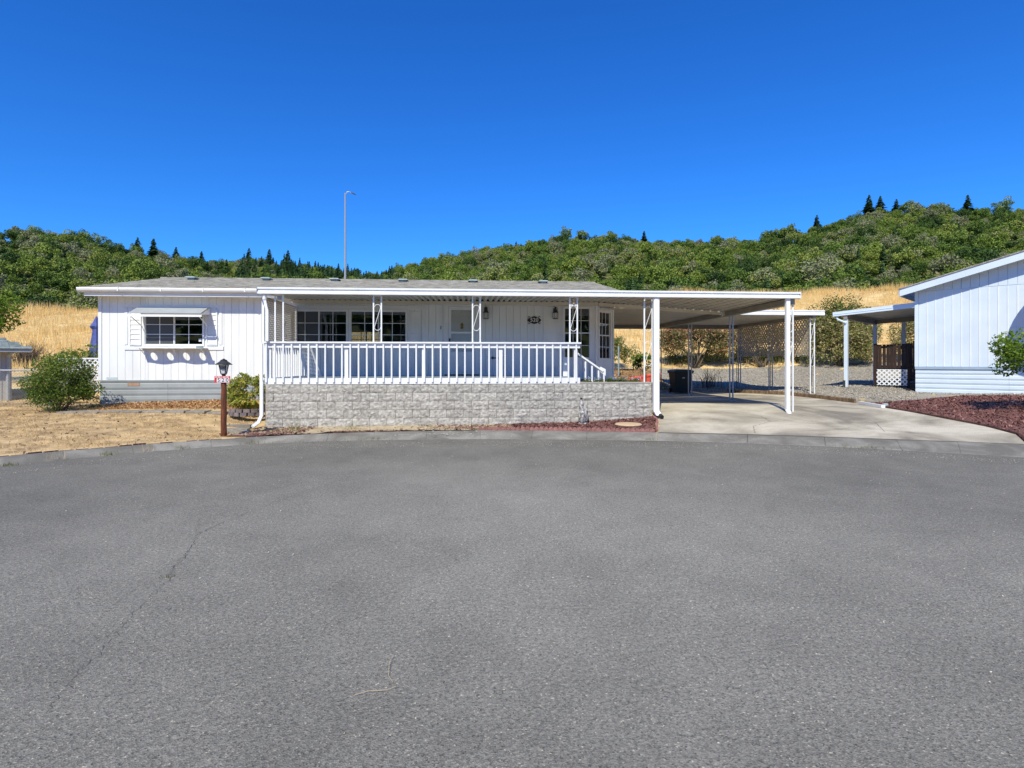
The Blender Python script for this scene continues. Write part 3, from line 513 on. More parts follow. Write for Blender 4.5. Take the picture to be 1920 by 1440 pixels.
tuft(-2.0,12.0,.07,110,'weed','grassy gutter patch under the left half of the railing', z=.02, sp=.25)
tuft(3.7,11.5,.06,50,'weed','flat green weed in the gutter before the downspout', z=.03, sp=.1)
tuft(7.4,10.15,.05,150,'weed','line of green weeds in the gutter before the driveway', z=.02, sp=.3)
tuft(-3.95,13.2,.42,34,'weed','tall dark stalked weed at the foot of the block wall', sp=.09, w=.009)
tuft(-2.7,13.3,.28,40,'weed','green weed tuft at the wall foot below the first posts', sp=.14)
tuft(-4.4,13.0,.2,40,'weed','short weeds by the downspout outlet', sp=.16)
tuft(-.9,13.4,.28,9,'weed','thin lone weed stalk before the middle of the wall', sp=.03, w=.006)
tuft(-6.75,16.2,.28,26,'weed','green grass tuft against the grey skirting', sp=.07)
tuft(-6.2,16.25,.22,18,'weed','thin grass tuft against the skirting near the lamp post', sp=.05)
tuft(-2.24,4.42,.03,30,'weed','tiny green weed growing in the asphalt crack', sp=.025, w=.006, z=.005)
for pts, lab in (([(-.41,3.13,.012),(-.42,3.04,.02),(-.41,2.93,.014),(-.38,2.87,.01)], 'curved straw stalk lying upright in the near asphalt'), ([(-.55,2.77,.01),(-.49,2.79,.016),(-.4,2.8,.012),(-.36,2.83,.01)], 'straight straw stalk lying flat on the near asphalt')):
    tag(MB().tube(pts, .0013, 4).build('straw_stalk', M_['cutlog']), lab, 'straw')
# ---------------------------------------------------------------- split face block wall
YF, YH = 13.85, 16.5
wall = thing('block_wall', 'grey split face concrete block wall below the white porch railing', 'wall', (-.14, 13.9, .05))
def split_block(L):
    nx_, nz_ = 7, 5; mb = MB(); H = .197
    for j in range(nz_):
        for i in range(nx_):
            e = (0 < i < nx_ - 1) and (0 < j < nz_ - 1)
            x = L * i / (nx_ - 1) + (random.uniform(-.012, .012) if e else 0); z = H * j / (nz_ - 1) + (random.uniform(-.008, .008) if e else 0)
            mb.v.append((x, -(random.uniform(.006, .030) if e else random.uniform(.002, .016)), z))
    for j in range(nz_ - 1):
        for i in range(nx_ - 1):
            a = j*nx_ + i; q = (a, a+1, a+nx_+1, a+nx_); mb.f += [(q[0],q[1],q[2]),(q[0],q[2],q[3])] if random.random() < .5 else [(q[0],q[1],q[3]),(q[1],q[2],q[3])]
    n = len(mb.v); mb.v += [(0,.09,0),(L,.09,0),(L,.09,H),(0,.09,H)]; bl, br, tl, tr = 0, nx_-1, (nz_-1)*nx_, nz_*nx_-1
    mb.f += [tuple(range(bl, br+1))[::-1] + (n, n+1), tuple(range(tl, tr+1)) + (n+2, n+3), tuple(bl + k*nx_ for k in range(nz_)) + (n+3, n), (n+1, n+2) + tuple(br + k*nx_ for k in range(nz_))[::-1]]
    return mb.mesh('block', M_['block'])
full = [split_block(.399) for _ in range(9)]; half = [split_block(.194) for _ in range(4)]
for c in range(5):
    z = 1.083 - .203 * (c + 1); x = -4.81
    if c % 2: mobj('block', random.choice(half), wall, Matrix.Translation((x, YF, z))); x += .203
    while x < 4.5:
        rem = 4.53 - x
        if rem > .39: mobj('block', random.choice(full), wall, Matrix.Translation((x, YF + random.uniform(-.004, .004), z))); x += .406
        else:
            mobj('block', random.choice(half), wall, Matrix.Translation((x, YF, z)) @ Matrix.Diagonal((min(rem, .2) / .2 * 1.0 if rem < .2 else rem / .2 * 1.0, 1, 1, 1))); break
MB().box(-4.8, 4.52, YF + .06, YF + .26, -.1, 1.07).build('wall_core', M_['cap'], wall)
MB().box(2.72, 4.54, YF - .012, YF + .3, 1.084, 1.118).build('wall_cap', M_['cap'], wall)
MB().box(4.33, 4.525, YF + .262, YF + 2.2, .1, 1.07).build('side_wall', M_['cap'], wall)
MB().box(-4.86, 2.2, YF - .07, YF + .05, -.1, .066).build('footing', M_['foot'], wall)
o = MB().box(2.74, 4.32, YF + .29, YF + 2.4, .4, 1.075).build('planter_soil', M_['bark'], wall)

# ---------------------------------------------------------------- white mobile home
home = thing('mobile_home', 'long white mobile home with grey shingle roof and covered porch', 'house', (-3, 16.5, .45))
X0, X1 = -10.19, 3.71
wins = dict(A=(-5.02,-3.48,2.05,3.07), B=(-3.36,-1.81,2.05,3.07), L=(-8.96,-7.42,2.10,2.95), P=(2.78,3.53,1.74,3.2))
door = (-.60, .18, 1.24, 3.22)
holes = [wins['A'], wins['B'], wins['L'], wins['P'], door]
fw = MB()
for r in rects_minus((X0 + .02, X1 - .01, 1.13, 3.58), holes): fw.box(r[0], r[1], YH + .012, YH + .10, r[2], r[3])
fwall = fw.build('front_wall', M_['interior'], home)
x = X0 + .09
while x < X1 - .02:
    x2 = min(x + .2032, X1 - .01)
    for r in rects_minus((x + .0015, x2 - .0015, 1.12, 3.6), holes):
        b = MB(); e = .003; b.v = [(r[0]+e,YH-.006,r[2]),(r[1]-e,YH-.006,r[2]),(r[1]-e,YH-.006,r[3]),(r[0]+e,YH-.006,r[3]),(r[0],YH+.011,r[2]),(r[1],YH+.011,r[2]),(r[1],YH+.011,r[3]),(r[0],YH+.011,r[3])]
        b.f = [(0,1,2,3),(4,0,3,7),(1,5,6,2),(3,2,6,7),(4,5,1,0)]; b.build('siding_board', M_['white'], fwall)
    x = x2
MB().box(X0, X0 + .088, YH - .026, YH + .05, 1.12, 3.6).build('corner_trim', M_['trim'], home)
# body: other walls, floor, ceiling
YB = 23.9; bw = (-4.86, -3.6, 1.95, 2.86); b = MB()
for r in rects_minus((X0, 4.4, .5, 3.6), [bw]): b.box(r[0], r[1], YB - .1, YB, r[2], r[3])
b.box(X0, X0 + .08, YH + .11, YB - .1, .5, 3.6); b.box(4.34, 4.42, 17.3, YB - .1, .5, 3.6)
b.prism([(X0 + .01, YH + .1, 3.6), (X0 + .01, YB, 3.6), (X0 + .01, 20.2, 4.32)], (.08, 0, 0)); b.prism([(4.33, YH + .1, 3.6), (4.33, YB, 3.6), (4.33, 20.2, 4.32)], (.08, 0, 0))
b.build('body_wall', M_['white'], home)
MB().box(X0 + .09, 4.3, YH + .15, YB - .11, 1.0, 1.1).box(X0 + .09, 3.6, YH + .15, YB - .11, 3.45, 3.5).build('interior_floor', M_['interior'], home)
for bb in ((-6.2,-6.1,YH+.2,YB-.2),(-1.2,-1.1,YH+.2,YB-.2),(-1.0,.9,18.3,18.4)): MB().box(*bb, 1.1, 3.45).build('interior_partition', M_['interior'], home)
wb = MB(); [wb.box(bw[0] + k*.42 - .012, bw[0] + k*.42 + .012, YB - .07, YB - .04, bw[2], bw[3]) for k in range(1, 3)]; [wb.box(bw[0], bw[1], YB - .072, YB - .042, z - .012, z + .012) for z in (2.25, 2.56)]
wb.box(-4.25,-4.21,YB-.08,YB-.03,bw[2],bw[3]); wb.build('rear_window_bars', M_['dark'], home)
# chamfered corner with its window
ch = Matrix.Translation((3.71, 16.5, 0)) @ Matrix.Rotation(R(45), 4, 'Z'); CL = 1.0; hw = (.17, .80, 1.72, 3.12); b = MB(ch)
for r in rects_minus((.0, CL, .6, 3.5), [hw]): b.box(r[0], r[1], 0, .05, r[2], r[3])
b.build('corner_wall', M_['white'], home)
MB(ch).box(-.03, .05, -.022, -.002, 1.1, 3.5).box(CL-.06, CL+.01, -.022, -.002, .6, 3.5).box(.06, CL-.07, -.012, -.002, 1.36, 1.39).build('corner_trim', M_['trim'], home)
def window(parent, r, y, sashes, rows, mull=(), T=None, screen=(), fr=.045, label=None, double=False, proud=.03):
    x0, x1, z0, z1 = r
    w = MB(T).box(x0 - fr, x1 + fr, y - proud, y + .06, z1, z1 + fr).box(x0 - fr, x1 + fr, y - proud, y + .06, z0 - fr, z0).box(x0 - fr, x0, y - proud, y + .06, z0 + .001, z1 - .001).box(x1, x1 + fr, y - proud, y + .06, z0 + .001, z1 - .001).build('window', M_['whitemetal'], parent)
    if label: w['label'] = label
    xs = np.linspace(x0, x1, len(sashes) + 1)
    for i, nc in enumerate(sashes):
        a, b = xs[i], xs[i+1]; yy = y + .012 + (.014 if i % 2 else 0); s = .018
        halves = [(z0, (z0+z1)/2), ((z0+z1)/2, z1)] if double else [(z0, z1)]
        for h, (c, d) in enumerate(halves):
            y2 = yy + (.014 if h else 0)
            MB(T).box(a+.001, a + s, y2 - .012, y2 + .012, c, d).box(b - s, b-.001, y2 - .012, y2 + .012, c, d).box(a + s, b - s, y2 - .012, y2 + .012, c, c + s).box(a + s, b - s, y2 - .012, y2 + .012, d - s, d).build('sash', M_['whitemetal'], w)
            m = MB(T); nr = rows if not double else 2
            for k in range(1, nc): xx = a + s + (b - a - 2*s) * k / nc; m.box(xx - .008, xx + .008, y2 - .006, y2 + .003, c + s, d - s)
            for k in range(1, nr): zz = c + s + (d - c - 2*s) * k / nr; m.box(a + s, b - s, y2 - .0075, y2 + .002, zz - .008, zz + .008)
            m.build('muntin', M_['whitemetal'], w)
            MB(T).box(a + s, b - s, y2 + .004, y2 + .007, c + s, d - s).build('pane', M_['screenglass'] if i in screen else M_['glass'], w)
    return w
wA = window(home, wins['A'], YH - .01, [2, 2], 3, screen=(0,)); wB = window(home, wins['B'], YH - .01, [2, 2], 3)
wL = window(home, wins['L'], YH - .01, [2, 2], 3, screen=(0,)); wP = window(home, wins['P'], YH - .01, [3], 2, double=True)
wC = window(home, hw, -.005, [3], 2, T=ch, double=True)
for w_, r in ((wA, wins['A']), (wB, wins['B'])): MB().box(r[0] + .03, r[1] - .03, YH + .105, YH + .14, r[3] - .10, r[3] - .005).build('blind_header', M_['blind'], w_)
MB().box(2.8, 3.5, YH + .11, YH + .13, 2.5, 3.19).build('curtain', M_['interior'], wP)
MB(ch).box(.2, .78, .07, .08, 2.4, 3.1).build('curtain', M_['interior'], wC)
MB().box(-7.53, -7.455, YH - .010, YH - .006, 2.19, 2.27).build('sticker', M_['signwhite'], wL)
MB().box(-1.93, -1.86, YH - .010, YH - .006, 2.10, 2.15).build('sticker', M_['signwhite'], wB)
# trim boards round the windows
def trim(x0, x1, z0, z1, n='window_trim', y=YH, t=.022): return MB().box(x0, x1, y - t, y - .007, z0, z1).build(n, M_['trim'], home)
trim(-5.2, -1.2, 3.125, 3.23); trim(-3.43, -3.41, 2.0, 3.12) ; trim(-1.33, -1.24, 1.6, 3.12)
trim(-9.55, -6.9, 3.13, 3.21); trim(-9.5, -9.42, 2.10, 3.125); trim(-6.98, -6.90, 2.10, 3.125); trim(-9.5, -6.86, 1.955, 2.05, t=.03)
trim(1.95, 4.0-.3, 3.25, 3.34); trim(2.05, 2.12, 1.3, 3.245); trim(2.68, 2.73, 1.3, 3.245)
def shutter(x0, x1, z0, z1):
    s = MB().box(x0, x0 + .03, YH - .036, YH - .008, z0, z1).box(x1 - .03, x1, YH - .036, YH - .008, z0, z1).box(x0 + .03, x1 - .03, YH - .034, YH - .008, z1 - .03, z1).box(x0 + .03, x1 - .03, YH - .034, YH - .008, z0, z0 + .03).build('shutter', M_['white'], home)
    n = 7; h = (z1 - z0 - .06) / n
    for k in range(n):
        z = z0 + .03 + k*h; MB().prism([(x0 + .03, YH - .03, z + .004), (x0 + .03, YH - .012, z + h), (x0 + .03, YH - .008, z + h), (x0 + .03, YH - .008, z + .004)], (x1 - x0 - .06, 0, 0)).build('slat', M_['white'], s)
shutter(-9.37, -9.06, 2.08, 3.08); shutter(-7.32, -7.02, 2.08, 3.08); shutter(-1.70, -1.40, 1.95, 3.06); shutter(2.16, 2.62, 1.45, 3.22)
# skirting: ribbed grey panels
sk = MB().box(X0 + .05, X1, YH + .01, YH + .06, .3, 1.1).build('skirting', M_['skirt'], home)
z = .40
for h in (.165, .165, .165, .19):
    for xa in np.arange(X0 + .04, -4.9, 1.8):
        xb = min(xa + 1.795, -4.83); p = [(xa, YH + .005, z), (xa, YH - .018, z + .006), (xa, YH - .018, z + h*.62), (xa, YH - .006, z + h*.70), (xa, YH - .006, z + h*.80), (xa, YH - .02, z + h*.86), (xa, YH - .02, z + h*.96), (xa, YH + .005, z + h - .004)]
        MB().prism(p, (xb - xa, 0, 0)).build('skirting_panel', M_['skirt'], sk)
    z += h
MB().box(X0 + .03, -4.83, YH - .03, YH + .02, 1.085, 1.118).build('skirting_top_trim', M_['skirt'], home)

p_ = MB().box(-9.42, -9.10, YH - .026, YH - .0205, .955, 1.045).build('number_plate', M_['plate'], home); p_['label'] = 'small rusty orange plate on the grey skirting'
p_ = MB().box(-9.98, -9.68, YH - .012, YH - .0065, 1.135, 1.20).build('data_plate', M_['bluplate'], home); p_['label'] = 'small pale blue plate at the bottom of the siding'
# roof: stepped shingle courses, gutter, fascia, vents
RX0, RX1, YE, ZE, YR, ZR = -10.42, 4.50, 16.08, 3.625, 20.2, 4.47
rf = MB(); NC = 30
for side in (0, 1):
    for k in range(NC):
        t0, t1 = k / NC, (k + 1) / NC; ya, yb = YE + (YR - YE)*t0, YE + (YR - YE)*t1 + .02; za, zb = ZE + (ZR - ZE)*t0, ZE + (ZR - ZE)*t1
        if side: ya, yb = 2*YR - ya, 2*YR - yb
        xs = [RX0]
        while xs[-1] < RX1: xs.append(min(RX1, xs[-1] + random.uniform(.7, 1.3)))
        for xa, xb in zip(xs[:-1], xs[1:]):
            u = random.uniform(.008, .022); d = random.uniform(-.012, .012); rf.add([(xa, ya + d, za - .02), (xb, ya + d, za - .02), (xb, yb, zb - .03), (xa, yb, zb - .03), (xa, ya + d, za + u), (xb, ya + d, za + u), (xb, yb, zb + .001), (xa, yb, zb + .001)], [(4,5,6,7),(0,1,5,4),(0,4,7,3),(1,2,6,5)])
roof = rf.build('roof', M_['shingle'], home)
MB().box(RX0, RX1, YR - .12, YR + .12, ZR - .015, ZR + .03).build('ridge_cap', M_['shingle'], roof)
MB().prism([(RX0 + .01, YE + .02, ZE - .025), (RX0 + .01, YR, ZR - .035), (RX0 + .01, 2*YR - YE, ZE - .025), (RX0 + .01, 2*YR - YE, ZE - .12), (RX0 + .01, YR, ZR - .14), (RX0 + .01, YE + .02, ZE - .12)], (.03, 0, 0)).build('rake_board', M_['trim'], home)
for vx in (-9.16, -6.76, -4.52, -2.24, .13, 2.55):
    zv = ZE + (ZR - ZE) * (19.6 - YE) / (YR - YE)
    v = MB().box(vx - .1, vx + .1, 19.5, 19.7, zv - .03, zv + .045).add([(vx-.17,19.42,zv+.05),(vx+.17,19.42,zv+.05),(vx+.17,19.78,zv+.05),(vx-.17,19.78,zv+.05),(vx-.13,19.46,zv+.095),(vx+.13,19.46,zv+.095),(vx+.13,19.74,zv+.095),(vx-.13,19.74,zv+.095)], [(0,3,2,1),(4,5,6,7),(0,1,5,4),(1,2,6,5),(2,3,7,6),(3,0,4,7)]).build('roof_vent', M_['vent'], roof)
gp = [(0,16.10,3.615),(0,15.985,3.615),(0,15.975,3.585),(0,15.99,3.54),(0,16.02,3.505),(0,16.10,3.505)]
g = MB().prism([(RX0 - .02, y, z) for _, y, z in gp], (-4.96 - RX0, 0, 0)).build('gutter', M_['whitemetal'], home)
for k, gx_ in enumerate((-9.4, -8.3, -7.2, -6.1, -5.3)): MB().box(gx_, gx_ + .03, 15.968, 15.98, 3.52, 3.62).build('gutter_clip', M_['whitemetal'], g)
MB().box(RX0 + .1, -4.95, 16.104, 16.13, 3.40, 3.61).build('fascia_board', M_['trim'], home)
MB().box(RX0 + .1, RX1, 16.132, YH + .008, 3.43, 3.445).build('soffit', M_['trim'], home)
MB().box(-4.93, RX1, 16.104, 16.13, 3.44, 3.60).build('fascia_board', M_['trim'], home)
# metal window awning
a = MB().box(-9.1, -7.23, YH - .035, YH - .008, 3.10, 3.16).build('window_awning', M_['whitemetal'], home)
for k in range(7):
    y = YH - .035 - .072*k; z = 3.145 - .031*k
    MB().prism([(-9.1, y, z), (-9.1, y - .078, z - .012), (-9.1, y - .082, z - .034), (-9.1, y - .074, z - .034), (-9.1, y - .070, z - .020), (-9.1, y, z - .008)], (1.87, 0, 0)).build('awning_slat', M_['awning'], a); MB().box(-9.1, -7.23, y - .0905, y - .0835, z - .038, z - .016).build('awning_dark_bar', M_['skirt'], a)  # dark bar added at each step to draw the stripe between slats
MB().box(-9.14, -7.2, 15.93, 15.955, 2.835, 2.895).build('awning_front_bar', M_['whitemetal'], a)
for sx in (-9.05, -7.28): MB().bar((sx, YH - .02, 2.62), (sx, 15.96, 2.85), .018, .018).build('awning_arm', M_['whitemetal'], a)
MB().prism([(-7.215, YH-.01, 3.13), (-7.215, 15.96, 2.90), (-7.215, YH-.01, 2.95)], (-.006, 0, 0)).build('awning_side', M_['whitemetal'], a)
# plant shelf with four oval pot holes and a scalloped front
def flat_shape(outer, inners, th, name, m, parent, M=None):
    cu = bpy.data.curves.new(name, 'CURVE'); cu.dimensions = '2D'; cu.fill_mode = 'BOTH'; cu.extrude = th / 2
    for pts in [outer] + inners:
        sp = cu.splines.new('POLY'); sp.points.add(len(pts) - 1); sp.use_cyclic_u = True
        for p, q in zip(sp.points, pts): p.co = (q[0], q[1], 0, 1)
    tmp = bpy.data.objects.new('tmp', cu); me = bpy.data.meshes.new_from_object(tmp); bpy.data.objects.remove(tmp); bpy.data.curves.remove(cu)
    me.materials.clear(); me.materials.append(m); return mobj(name, me, parent, M)
SX0, SX1 = -9.03, -7.27
outer = [(SX0, YH - .012), (SX0, 16.14)] + [(SX0 + (SX1 - SX0)*k/40, 16.14 - .025*(1 - math.cos(k/40*4*math.pi))) for k in range(1, 40)] + [(SX1, 16.14), (SX1, YH - .012)]
inn = [[(cx + .085*math.cos(t*math.pi/12), 16.285 + .11*math.sin(t*math.pi/12)) for t in range(24)] for cx in np.linspace(-8.80, -7.50, 4)]
sh = flat_shape(outer, inn, .02, 'plant_shelf', M_['trim'], home, Matrix.Translation((0, 0, 2.0)))
for sx in (-8.95, -8.1, -7.35): MB().bar((sx, YH - .012, 1.80), (sx, 16.2, 1.985), .015, .012).tube([(sx, YH-.012, 1.70), (sx, YH-.012, 1.98)], .008, 4).build('shelf_bracket', M_['whitemetal'], sh)
MB().box(-7.42, -7.24, 16.10, 16.13, 1.975, 2.06).build('thermometer_box', M_['vent'], sh)
MB().tube([(-5.15,YH-.02,2.75),(-5.22,YH-.02,2.6),(-5.2,YH-.02,2.45),(-5.12,YH-.02,2.32)], .012, 5).build('cable', M_['dark'], home)
# front door behind a storm door
d0, d1, e0, e1 = door
MB().box(d0 - .09, d0, YH - .03, YH + .05, e0, e1 + .09).box(d1, d1 + .09, YH - .03, YH + .05, e0, e1 + .09).box(d0, d1, YH - .03, YH + .05, e1, e1 + .09).build('door_casing', M_['trim'], home)
dr = MB().box(d0, d1, YH + .045, YH + .09, e0, e1).build('front_door', M_['white'], home)
for (a0, a1, b0, b1) in ((-.50,-.25,2.72,3.08),(-.17,.08,2.72,3.08),(-.50,-.25,2.2,2.62),(-.17,.08,2.2,2.62),(-.50,-.25,1.4,2.1),(-.17,.08,1.4,2.1)):
    MB().box(a0, a1, YH + .034, YH + .045, b0, b1).build('door_panel', M_['white'], dr)
MB().lathe([(.012,0),(.045,.02),(.03,.07),(.05,.11),(.012,.17)], (-.21, YH + .03, 2.72 - .14), 8).build('door_knocker', M_['brass'], dr)
sd = MB().box(d0 + .005, d0 + .085, YH - .012, YH + .018, e0, e1 - .005).box(d1 - .085, d1 - .005, YH - .012, YH + .018, e0, e1 - .005).box(d0 + .085, d1 - .085, YH - .012, YH + .018, e1 - .1, e1 - .005).box(d0 + .085, d1 - .085, YH - .012, YH + .018, 2.44, 2.50).box(d0 + .085, d1 - .085, YH - .010, YH + .016, e0, 1.92).build('storm_door', M_['trim'], home)
MB().box(d0 + .085, d1 - .085, YH + .002, YH + .006, 2.5, e1 - .1).box(d0 + .085, d1 - .085, YH + .002, YH + .006, 1.92, 2.44).build('storm_glass', M_['clear'], sd)
ov = [( -.21 + .2*math.cos(t*math.pi/16), .24*math.sin(t*math.pi/16)) for t in range(32)]
MB().tube([(x_, YH - .013, 1.58 + z_) for x_, z_ in ov], .008, 4, True).build('oval_moulding', M_['trim'], sd)
MB().box(d0 + .02, d0 + .06, YH - .05, YH - .013, 2.15, 2.30).build('door_handle', M_['black'], sd)
MB().box(d0 - .1, d1 + .1, YH - .1, YH + .1, 1.232, 1.262).build('door_sill', M_['dark'], home)
MB().box(-.83, -.80, YH - .03, YH - .006, 2.56, 2.66).build('doorbell', M_['vent'], home)
MB().box(.62, .95, YH - .03, YH - .008, 1.72, 1.75).box(.66, .70, YH - .035, YH - .008, 1.70, 1.78).box(.84, .9, YH - .035, YH - .008, 1.69, 1.77).build('mail_hook', M_['dark'], home)
def wall_lantern(x, z, lab):
    t = MB().box(x - .05, x + .05, YH - .03, YH - .006, z + .18, z + .34).lathe([(.0,.36),(.03,.33),(.035,.28),(.055,.24),(.06,.22),(.085,.19),(.085,.175)], (x, YH - .11, z), 8).box(x - .012, x + .012, YH - .11, YH - .02, z + .30, z + .32).build('wall_lantern', M_['dark'], home); t['label'] = lab
    for k in range(6):
        a = k*math.pi/3; MB().bar((x + .075*math.cos(a), YH - .11 + .075*math.sin(a), z + .01), (x + .08*math.cos(a), YH - .11 + .08*math.sin(a), z + .175), .008, .008).build('lantern_bar', M_['dark'], t)
    MB().lathe([(.068,.012),(.072,.174)], (x, YH - .11, z), 6).build('lantern_glass', M_['lampglass'], t); MB().lathe([(.082,0),(.082,.012)], (x, YH - .11, z), 8).build('lantern_base', M_['dark'], t)
wall_lantern(.48, 2.86, 'dark lantern on the wall right of the front door'); wall_lantern(2.50, 2.87, 'dark lantern on the shutter beside the bay window')
MB().tube([(.48, YH - .03, 3.2), (.47, YH - .03, 3.32), (.52, YH - .03, 3.40), (.62, YH - .03, 3.43)], .008, 4).build('cable', M_['vent'], home)
# ---------------------------------------------------------------- text helper and number plaque
def text(s, size, depth, name, m, parent, M, spacing=1.0):
    cu = bpy.data.curves.new(name, 'FONT'); cu.body = s; cu.size = size; cu.extrude = depth; cu.align_x = 'CENTER'; cu.align_y = 'CENTER'; cu.space_character = spacing; cu.offset = size * .012
    tmp = bpy.data.objects.new('tmp', cu); me = bpy.data.meshes.new_from_object(tmp); bpy.data.objects.remove(tmp); bpy.data.curves.remove(cu)
    me.materials.clear(); me.materials.append(m); return mobj(name, me, parent, M)
UPR = Matrix.Rotation(R(90), 4, 'X')
pq = thing('house_number_plaque', 'ornate dark iron plaque reading 520 on the porch wall', 'plaque', (1.89, YH - .02, 2.84))
oc = [(math.cos(t*math.pi/16)*(.185 + .02*math.cos(t*math.pi/4)), math.sin(t*math.pi/16)*(.10 + .012*math.cos(t*math.pi/4))) for t in range(32)]
flat_shape(oc, [], .012, 'backing', M_['dark'], pq, Matrix.Translation((1.89, YH - .017, 2.84)) @ UPR)
for sx in (-1, 1):
    for sz in (-1, 1): MB().tube([(1.89 + sx*(.15 + .03*math.cos(t*.9)), YH - .02, 2.84 + sz*(.075 + .03*math.sin(t*.9))) for t in range(7)], .009, 5).build('scroll', M_['dark'], pq)
text('520', .155, .004, 'number', M_['signwhite'], pq, Matrix.Translation((1.89, YH - .028, 2.84)) @ UPR, 1.05)
# ---------------------------------------------------------------- porch deck, railing, stairs
def clip(poly, a, b, c):                                   # keep a*x+b*y<=c
    out = []
    for i in range(len(poly)):
        p, q = poly[i], poly[(i+1) % len(poly)]; dp, dq = a*p[0]+b*p[1]-c, a*q[0]+b*q[1]-c
        if dp <= 0: out.append(p)
        if dp*dq < 0: t = dp/(dp-dq); out.append((p[0]+(q[0]-p[0])*t, p[1]+(q[1]-p[1])*t))
    return out
def lattice(w, h, sw, sp, th, T):                          # diagonal lath panel in local x (0..w), z (0..h); two layers
    mb = MB(T); k = .70711
    for layer, s in ((0, 1), (1, -1)):
        lo, hi = (-h*k, w*k) if s == 1 else (0, (w+h)*k); d = lo
        while d < hi:
            rect = [(0,0),(w,0),(w,h),(0,h)]; a, b = (k, -k) if s == 1 else (k, k)
            p = clip(clip(rect, a, b, d + sw), -a, -b, -d)
            if len(p) > 2: y = layer*th; mb.prism([(u, y, v) for u, v in p], (0, th*.95, 0))
            d += sp
    return mb
porch = thing('porch_deck', 'raised porch deck with long white baluster railing on the block wall', 'porch', (-1, 15, 1.08))
MB().box(-4.82, 2.72, YF - .02, YF + .02, 1.086, 1.232).build('rim_board', M_['trim'], porch)
k = 0; y = YF + .03
while y < YH - .14: MB().box(-4.8, 2.70, y, y + .138, 1.192, 1.23).build('deck_board', M_['deckblue'], porch); y += .144
MB().box(-4.8, 2.7, YF + .27, YH - .05, 1.05, 1.188).build('deck_frame', M_['trim'], porch)
MB().box(-4.84, 2.74, YF - .075, YF + .055, 2.062, 2.10).build('rail_cap', M_['trim'], porch)
MB().box(-4.82, 2.72, YF - .018, YF + .02, 1.955, 2.06).build('top_rail', M_['trim'], porch)
for i in range(39):
    x = -4.79 + i * .1945
    MB().prism([(x, YF - .056, 2.06), (x, YF - .056, 1.135), (x, YF - .022, 1.10), (x, YF - .022, 2.06)], (.036, 0, 0)).build('baluster', M_['trim'], porch)
for x in (-4.77, -2.98, -1.14, .72, 2.58): MB().box(x, x + .09, YF + .022, YF + .11, 1.231, 1.95).build('rail_post', M_['trim'], porch)
for i in range(12): y = YF + .15 + i*.2; MB().box(-4.81, -4.775, y, y + .036, 1.232, 2.0).build('side_baluster', M_['trim'], porch)
MB().box(-4.83, -4.76, YF + .12, YH - .06, 2.0, 2.04).build('side_rail', M_['trim'], porch)
MB().bar((-3.9, YF + .5, 2.0), (-3.72, YF + .75, 1.25), .03, .03).build('leaning_stick', M_['trim'], porch)
T = Matrix.Translation((-4.86, YF + .08, 2.08)) @ Matrix.Rotation(R(90), 4, 'Z')
lp = kind(lattice(2.46, 1.10, .036, .072, .006, T).build('lattice_panel', M_['tanlath'], porch), 'stuff')
MB().box(-4.90, -4.84, YF + .02, YF + .075, 2.04, 3.2).box(-4.9, -4.84, YH - .09, YH - .03, 2.04, 3.2).build('lattice_frame', M_['trim'], porch)
# stairs going down to the right behind the planter
YS = 14.45
st = MB().bar((2.76, YS, 1.84), (3.43, YS, 1.38), .04, .15, (0, 1, 0)).build('stair_rail', M_['trim'], porch)
MB().prism([(3.36, YS-.045, 1.50), (3.36, YS-.045, 1.36), (3.50, YS-.045, 1.26), (3.50, YS-.045, 1.43)], (0, .04, 0)).build('rail_end', M_['trim'], porch)
for x, zt in ((2.95, 1.63), (3.12, 1.52), (3.29, 1.40), (3.43, 1.32)): MB().box(x, x + .04, YS - .06, YS - .025, .8, zt).build('stair_baluster', M_['trim'], porch)
for i in range(4): MB().box(2.72 + i*.27, 2.72 + (i+1)*.27, YS + .03, YS + 1.1, 1.05 - i*.18, 1.085 - i*.18).build('stair_tread', M_['trim'], porch)
MB().box(2.55, 2.68, YS+.9, YS+.94, 1.23, 1.75).build('porch_box', M_['trim'], porch)

# ---------------------------------------------------------------- porch cover and front carport
cp = thing('carport_roof', 'long white aluminium porch and carport roof with scroll posts', 'carport', (1.7, 13.85, .3))
FX0, FX1 = -4.93, 8.27
fp = [(YF - .16, 3.365), (YF - .19, 3.365), (YF - .19, 3.325), (YF - .155, 3.318), (YF - .155, 3.268), (YF - .19, 3.258), (YF - .19, 3.212), (YF - .06, 3.212), (YF - .06, 3.235), (YF - .16, 3.235)]
fa = MB().prism([(FX0, y, z) for y, z in fp], (FX1 - FX0, 0, 0)).build('front_fascia', M_['whitemetal'], cp)
MB().box(FX0 - .012, FX0 - .001, YF - .2, YF - .05, 3.2, 3.37).build('fascia_end_cap', M_['galv'], cp); MB().box(FX1 + .001, FX1 + .012, YF - .2, YF - .05, 3.2, 3.37).build('fascia_end_cap', M_['whitemetal'], cp)
def backedge(x):                                           # rear end of the front pans
    if x < 3.75: return YH - .28, 3.40
    t = (x - 3.75) / (8.2 - 3.75); return 16.22 + t * 1.15, 3.40 - .15 * t
px_ = FX0 + .01; W = .305
